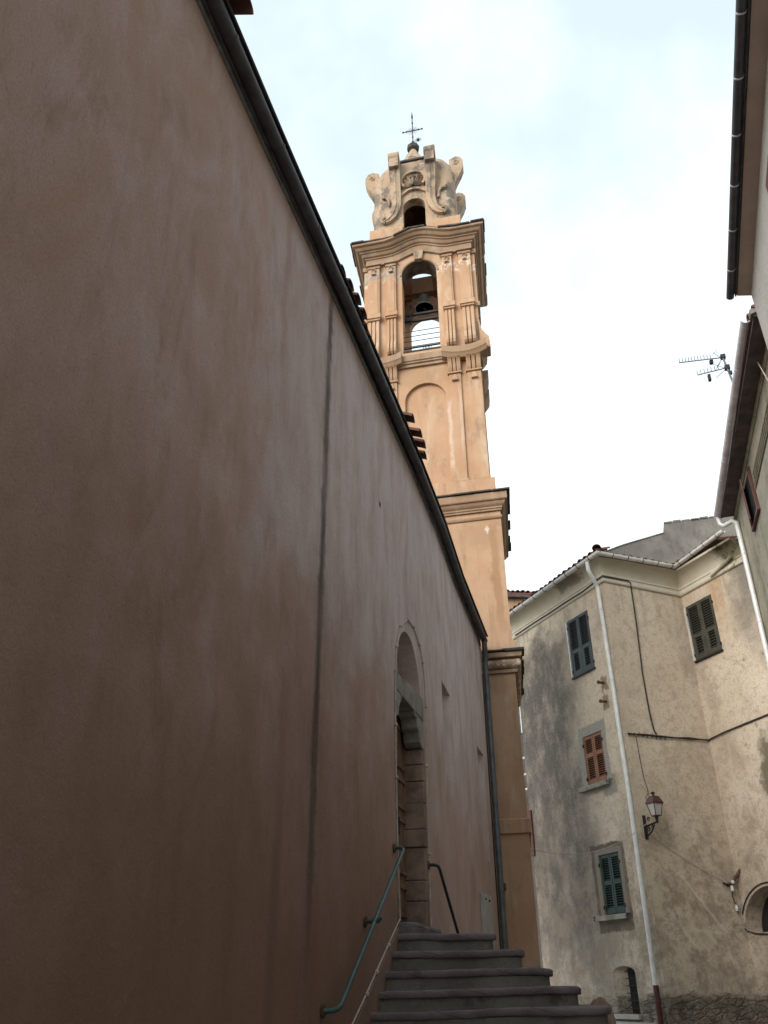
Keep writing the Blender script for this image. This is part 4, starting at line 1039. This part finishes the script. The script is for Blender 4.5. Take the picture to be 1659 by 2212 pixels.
tag(make('thin_cable', MB().tube([FB(.25, .015, 5.22), FB(.262, .015, 4.8), FB(.29, .015, 4.25), FB(.35, .015, 4.0), FB(.33, .03, 3.9), FB(.22, .05, 3.8), FB(.20, .15, 3.7), FB(.24, .35, 3.8)], .007, 5), M_bcab, base=tuple(FB(.25, 0, 4))), 'thin grey wire hanging from the cable bundle to the street lamp', 'cable')
tag(make('sagging_wire', MB().tube([FB(.27+1.85*t, .03, 2.98-.86*t-.05*math.sin(math.pi*t)) for t in [k/10 for k in range(11)]], .006, 4), M_cable, base=tuple(FB(.27, 0, 2.9))), 'thin wire slanting down from the street lamp to the rusty rod', 'wire')
p0, p1 = T(1.6, 1.5, 2.42), FB(.12, .1, 3.25)
tag(make('sagging_wire', MB().tube([p0.lerp(p1, t)-V3((0, 0, .55*4*t*(1-t)*.6)) for t in [k/16 for k in range(17)]], .006, 4), M_cable, base=tuple(p0)), 'thin pale wire sagging from the bell tower to the street lamp', 'wire')
tag(make('lunette_cable', MB().tube([FC(-.10, .02, 2.05), FC(-.12, .02, 1.4), FC(-.08, .02, 1.26)]+[FC(a, .02, z_) for a, z_ in arc(.865, 1.10, .95, 168, 60, 14)], .014, 5).tube([FC(-.08, .02, 1.26), FC(.05, .02, 1.14), FC(.3, .02, 1.08), FC(.7, .02, 1.05), FC(1.4, .02, 1.03)], .014, 5), M_bcab, base=tuple(FC(0, 0, 1.1))), 'dark cable looping around the round arched opening at right', 'cable')
# rusty rod with white insulators
rd = thing('rusty_rod', 'rusty iron rod with white insulators sticking out beside the round arched opening', 'bracket', tuple(FB(2.22, 0, 2.05)))
make('rod', MB().tube([FB(2.16, .0, 2.06), FB(2.30, .06, 2.12), FB(2.52, .16, 2.40)], .035, 8), M_rust, rd, smooth=50)
make('insulator', MB().sphere(FB(2.27, .09, 2.12), .045, 10).lathe(FB(2.24, .07, 1.93), [(.025, 0), (.04, .03), (.03, .12)], 10), M_wz, rd)
make('tie_wire', MB().tube([FB(2.23, .06, 1.95), FB(2.22, .05, 1.8), FB(2.27, .05, 1.68)], .010, 5).tube([FB(2.05, .02, 2.1), FB(2.2, .05, 2.06), FB(2.35, .06, 2.1)], .018, 5), M_iron, rd)
make('insulator', MB().lathe(FB(2.28, .05, 1.54), [(.03, 0), (.035, .05), (.02, .12)], 10), M_wz, rd)

# ------------------------------------------------------------------ wall lantern
lo = .42; lc = FB(.13, lo, 0)
lt = thing('street_lamp', 'old four sided lantern on a black scrolled bracket on the narrow front', 'street lamp', tuple(FB(.13, 0, 2.95)))
bk = MB().box(FB, .085, .155, .002, .03, 2.92, 3.42)
bk.tube([FB(.12, .02, 3.18), FB(.12, lo, 3.22)], .022, 6); bk.tube([FB(.12, .02, 2.98), FB(.12, .10, 3.0), FB(.12, .22, 3.06), FB(.12, .33, 3.18)], .016, 6)
for cx, cz, rr_ in ((.12, 3.11, .055), (.26, 3.13, .05), (.16, 3.32, .05)):
    bk.tube([FB(.12, cx+rr_*(1-t/13)*math.cos(t), cz+rr_*(1-t/13)*math.sin(t)) for t in [.6*k for k in range(16)]], .010, 5)
bk.tube([lc+V3((0, 0, 3.20)), lc+V3((0, 0, 3.345))], [.025, .04], 8)
make('bracket', bk, M_iron, lt)
def sq(h, z_): return [lc+BX*h*sx+BO*h*sy+V3((0, 0, z_)) for sx, sy in ((-1, -1), (1, -1), (1, 1), (-1, 1))]
make('lantern_glass', MB().loft([sq(.068, 3.36), sq(.112, 3.60)]), M_fgl, lt)
fm = MB()
for i in range(4): fm.tube([sq(.072, 3.35)[i], sq(.119, 3.61)[i]], .010, 5)
for h, z_ in ((.074, 3.35), (.120, 3.61)):
    q = sq(h, z_)
    for i in range(4): fm.tube([q[i], q[(i+1) % 4]], .012, 5)
make('lantern_frame', fm, M_lamp, lt)
make('lantern_roof', MB().loft([sq(.138, 3.605), sq(.140, 3.625), sq(.085, 3.745), sq(.08, 3.76)]), M_lamp, lt)
make('finial', MB().lathe(lc, [(.045, 3.755), (.025, 3.78), (.02, 3.81), (.05, 3.82), (.05, 3.835), (.015, 3.86)], 10), M_iron, lt)

# ------------------------------------------------------------------ side house (D) on the right
sd_ = thing('grey_house', 'grey green rendered side house edge with zinc gutter at far right', 'house', (5, 16.5, -.8))
FD = Fr((XD, 0, 0), (0, 1, 0), (-1, 0, 0))
make('wall', MB().box(FD, 12.55, 20.20, -4, 0, -1.3, 10.28), M_sdw, sd_)
sfm = MB().box(FD, 12.5, 20.0, .002, .34, 10.285, 10.34); make('soffit', sfm, M_soff, sd_)
make('eave_moulding', MB().prism_side(FD, [(.002, 10.20), (.02, 10.20), (.03, 10.24), (.05, 10.25), (.05, 10.28), (.002, 10.28)], 12.55, 20.15), M_sdw, sd_, smooth=40)
gp_ = [(XD-.42, 12.75, 10.46), (XD-.42, 20.1, 10.38)]
dg_ = make('gutter', gutter(gp_, .085, [-OX, -OX], n=10, a0=0, a1=180), M_gz, sd_, smooth=50)
for k in range(9):
    y = 13.3+k*.82; z_ = 10.46-.08*(y-12.75)/7.35
    make('joint_band', gutter([(XD-.42, y, z_), (XD-.42, y+.03, z_)], .091, [-OX, -OX], n=10, a0=0, a1=180), M_gz, dg_, smooth=50)
mb = tile_roof(Fr((XD, 0, 0), (0, 1, 0), (-1, 0, 0)), 12.6, 20.2, .36, 10.44, 10.42, 2.4, seed=8)
for k in range(4): barrel(mb, (XD-.34+k*.45, 12.52, 10.42+k*.45*.36), (1, 0, 0), .5, .11, .36)
make('roof', mb, M_ti, sd_, smooth=50)
make('roof_verge', MB().prism_side(Fr((XD, 0, 0), (0, 1, 0), (-1, 0, 0)), [(.40, 10.40), (-2.5, 11.45), (-2.5, 11.30), (.40, 10.30)], 12.44, 12.60), M_rear, sd_)
pp = [(XD-.42, 20.02, 10.34), (XD-.40, 20.02, 10.12), (XD-.33, 19.98, 10.04), (XD-.14, 19.80, 10.06), (XD-.07, 19.74, 9.96), (XD-.07, 19.74, 9.6), (XD-.07, 19.95, 5.5), (XD-.07, 20.0, -.5)]
dpd = make('downpipe', MB().tube(pp, .058, 12), M_wz, sd_, smooth=50)
for z_ in (9.1, 7.4, 5.6): make('pipe_clip', MB().lathe((XD-.07, 19.74+.05*(9.6-z_), z_), [(.066, 0), (.066, .03)], 14), M_gz, dpd)
# red-brown shuttered window standing open
fr_ = MB(); y0, y1, z0, z1 = 17.30, 18.25, 9.02, 10.04
wdw = make('window', MB().box(FD, y0, y1, .002, .02, z0, z1), M_dark, sd_)
for q in ((y0-.06, y0, z0-.06, z1), (y1, y1+.06, z0-.06, z1), (y0, y1, z0-.06, z0)): fr_.box(FD, q[0], q[1], .002, .07, q[2], q[3])
make('window_frame', fr_, M_red, wdw)
lf = MB(); lf.add([FD(y1, .03, z0), FD(y1+.0, .03, z1), FD(y1-.50, .14, z1), FD(y1-.50, .14, z0), FD(y1+.03, .05, z0), FD(y1+.03, .05, z1), FD(y1-.47, .17, z1), FD(y1-.47, .17, z0)], [(0, 1, 2, 3), (7, 6, 5, 4), (0, 4, 5, 1), (1, 5, 6, 2), (2, 6, 7, 3), (3, 7, 4, 0)])
make('shutter', lf, M_red, sd_)
ln = MB()
for k in range(4): ln.tube([(XD-.02, 12.6, 9.44+k*.09), (XD-.02, 17.15-.04*k, 9.44+k*.09)], .020, 6)
tag(make('wall_pipes', ln, M_sdw, base=(XD, 15, 9.4)), 'four thin parallel pipes along the wall beside the red brown shutter', 'pipe')
tag(make('stay_wire', MB().tube([(XD-.15, 14.0, 10.95-.25), (XD-.13, 13.55, 9.6)], .012, 5), M_cable, base=(XD-.15, 14, 9.6)), 'pale taut wire slanting under the zinc gutter at far right', 'wire')

# aerial on the side house roof
an = thing('tv_aerial', 'metal television aerial with two toothed booms on a thin mast', 'aerial', (3.85, 16.6, 10.6))
Q = lambda y, z_, dx=0: V3((3.8+dx, y, z_))
make('mast', MB().tube([(3.82, 16.62, 10.55), (3.80, 16.80, 12.05), (3.80, 17.13, 13.05)], .024, 8), M_dp, an)
def boom(p0, p1, n, L0):
    mb = MB(); p0, p1 = V3(p0), V3(p1); mb.tube([p0, p1], .014, 6); t = (p1-p0).normalized(); s = t.cross(V3((0, 0, 1))).normalized(); upv = s.cross(t)
    for k in range(n):
        q = p0.lerp(p1, .28+.71*k/(n-1)); mb.tube([q-upv*L0*.25-s*L0*.1, q+upv*L0*1.3-s*L0*.4], .008, 4)
    return mb
fwdm = V3((-.9, -.15, .10)).normalized()
e1 = boom((3.80, 17.12, 13.02), (2.81, 17.07, 13.04), 11, .085)
make('boom', e1, M_dp, an)
e2 = boom((3.80, 16.98, 12.60), (3.15, 17.08, 12.60), 7, .085)
make('boom', e2, M_dp, an)
rf_ = MB()
for dz in (-.22, .22): rf_.tube([(3.78, 17.12, 13.0), (3.62, 17.14, 13.0+dz)], .008, 4); rf_.tube([(3.70, 17.0, 13.0+dz*.9), (3.60, 17.25, 13.0+dz)], .006, 4)
for dz in (-.16, .16): rf_.tube([(3.78, 16.98, 12.58), (3.52, 17.0, 12.58+dz*1.3)], .008, 4)
make('reflector', rf_, M_dp, an)
make('dipole_box', MB().box(ID, 3.50, 3.58, 17.14, 17.24, 12.95, 13.03).box(ID, 3.36, 3.42, 17.02, 17.12, 12.38, 12.54), M_iron, an)
make('mast_clamp', MB().box(ID, 3.75, 3.86, 17.07, 17.18, 12.99, 13.09).box(ID, 3.75, 3.86, 16.93, 17.04, 12.55, 12.66).box(ID, 3.79, 3.86, 16.86, 16.93, 12.34, 12.42), M_iron, an)

# ------------------------------------------------------------------ near house at the right edge (E)
EU = V3((math.sin(rad(3.2)), math.cos(rad(3.2)), 0)); EDo = V3((-math.cos(rad(3.2)), math.sin(rad(3.2)), 0))
FE = Fr((2.895, 11.45, 0), EU, EDo)              # a measured along the street (0 at far end), d towards the street; gutter axis at d=0
eh = thing('pale_house', 'pale house edge overhead at right with buff soffit and dark gutter', 'house', (4.5, 4, -1.6))
WO = -.30
make('wall', MB().box(FE, -19, -.04, WO-4, WO, -1.8, 9.86), M_ew, eh)
make('soffit', MB().prism_side(FE, [(-.09, 9.93), (-.10, 9.88), (WO-.02, 9.82), (WO-.02, 9.93)], -19, -.02), M_es, eh)
make('fascia_board', MB().box(FE, -19, -.02, -.085, -.065, 9.87, 10.0), M_slate, eh)
p0, p1 = FE(-19, 0, 9.93), FE(.03, 0, 9.93)
eg = make('gutter', gutter([p0, p1], .062, [EDo, EDo], n=10, a0=-15, a1=180), M_gut, eh, smooth=50)
for k in range(17):
    a = -.65-k*.85; make('joint_band', gutter([FE(a, 0, 9.93), FE(a+.02, 0, 9.93)], .068, [EDo, EDo], n=10, a0=-15, a1=180), M_gz, eg, smooth=50)
mb = tile_roof(FE, -18.8, -.05, -.10, 10.0, 10.0, 1.2, seed=12); make('roof', mb, M_ti, eh, smooth=50)
make('shutter', MB().box(FE, -3.35, -2.75, WO+.002, WO+.05, 7.9, 9.30), M_red, eh)

# ------------------------------------------------------------------ houses behind
rh = thing('gable_house', 'rough grey gable wall with stepped top rising behind the corner house', 'house', (3, 26, -.8))
RW = Fr((0, 24, 0), (1, 0, 0), (0, -1, 0))
make('wall', MB().prism(RW, [(-.2, 5), (5.6, 5), (5.6, 12.33), (4.0, 12.36), (3.3, 12.40), (2.47, 12.38), (2.43, 12.06), (1.18, 11.82), (.2, 11.55), (-.2, 11.4)], -5, 0), M_rear, rh)
make('coping', MB().prism(RW, [(-.2, 11.40), (.2, 11.55), (1.18, 11.82), (2.43, 12.06), (2.43, 12.09), (1.18, 11.85), (.2, 11.58), (-.2, 11.43)], -.3, .03), M_rear, rh)
cop = MB(); random.seed(9)
for k in range(7): cop.box(RW, 2.48+k*.26, 2.72+k*.26, -.3, .03+random.uniform(-.02, .03), 12.385, 12.43+random.uniform(-.02, .03))
make('coping', cop, M_rear, rh)
fh = thing('ochre_house', 'ochre house with clay tiled eave seen between the tower and corner house', 'house', (-4, 32, -.8))
FF = Fr((-2.4, 30, 0), V3((.93, .30, 0)).normalized(), V3((.30, -.93, 0)).normalized())
make('wall', MB().box(FF, -5, 1.2, -5, 0, -1.5, 13.1), M_far, fh)
mb = tile_roof(FF, -5, 1.3, .25, 13.30, 13.16, 2.0, step=.2, seed=21); make('roof', mb, M_ti, fh, smooth=50)
make('soffit', MB().box(FF, -5, 1.25, .0, .24, 13.02, 13.12), M_soff, fh)
# neighbour wall left of front A, with a shuttered window beside the tower
nb = thing('brown_house', 'narrow strip of house with red brown shutter just right of the tower', 'house', (-4.5, 25, -.8))
NF = Fr(FA(A_L, -.55, 0), AX, AO)
make('wall', MB().box(NF, -5, -.02, -4, 0, -1.2, 9.0), M_dkr, nb)
fw_ = MB().box(NF, -1.2, -.35, .003, .03, 6.6, 8.6); nw = make('window', fw_, M_pane, nb)
fm = MB()
for q in ((-1.27, -1.2, 6.6, 8.6), (-.35, -.28, 6.6, 8.6), (-.80, -.74, 6.6, 8.6)): fm.box(NF, q[0], q[1], .003, .06, q[2], q[3])
make('window_frame', fm, M_wz, nw)
make('shutter', MB().box(FA, A_L-.12, A_L+.13, .003, .05, 3.12, 4.25), M_red, nb)
bal = MB()
for z_ in (4.9, 5.3, 5.75): bal.tube([NF(-1.4, .35, z_), NF(-.02, .35, z_)], .03, 6)
make('balustrade', bal, M_wz, nb)

for o in bpy.data.objects:
    if '_o' in o: del o['_o']
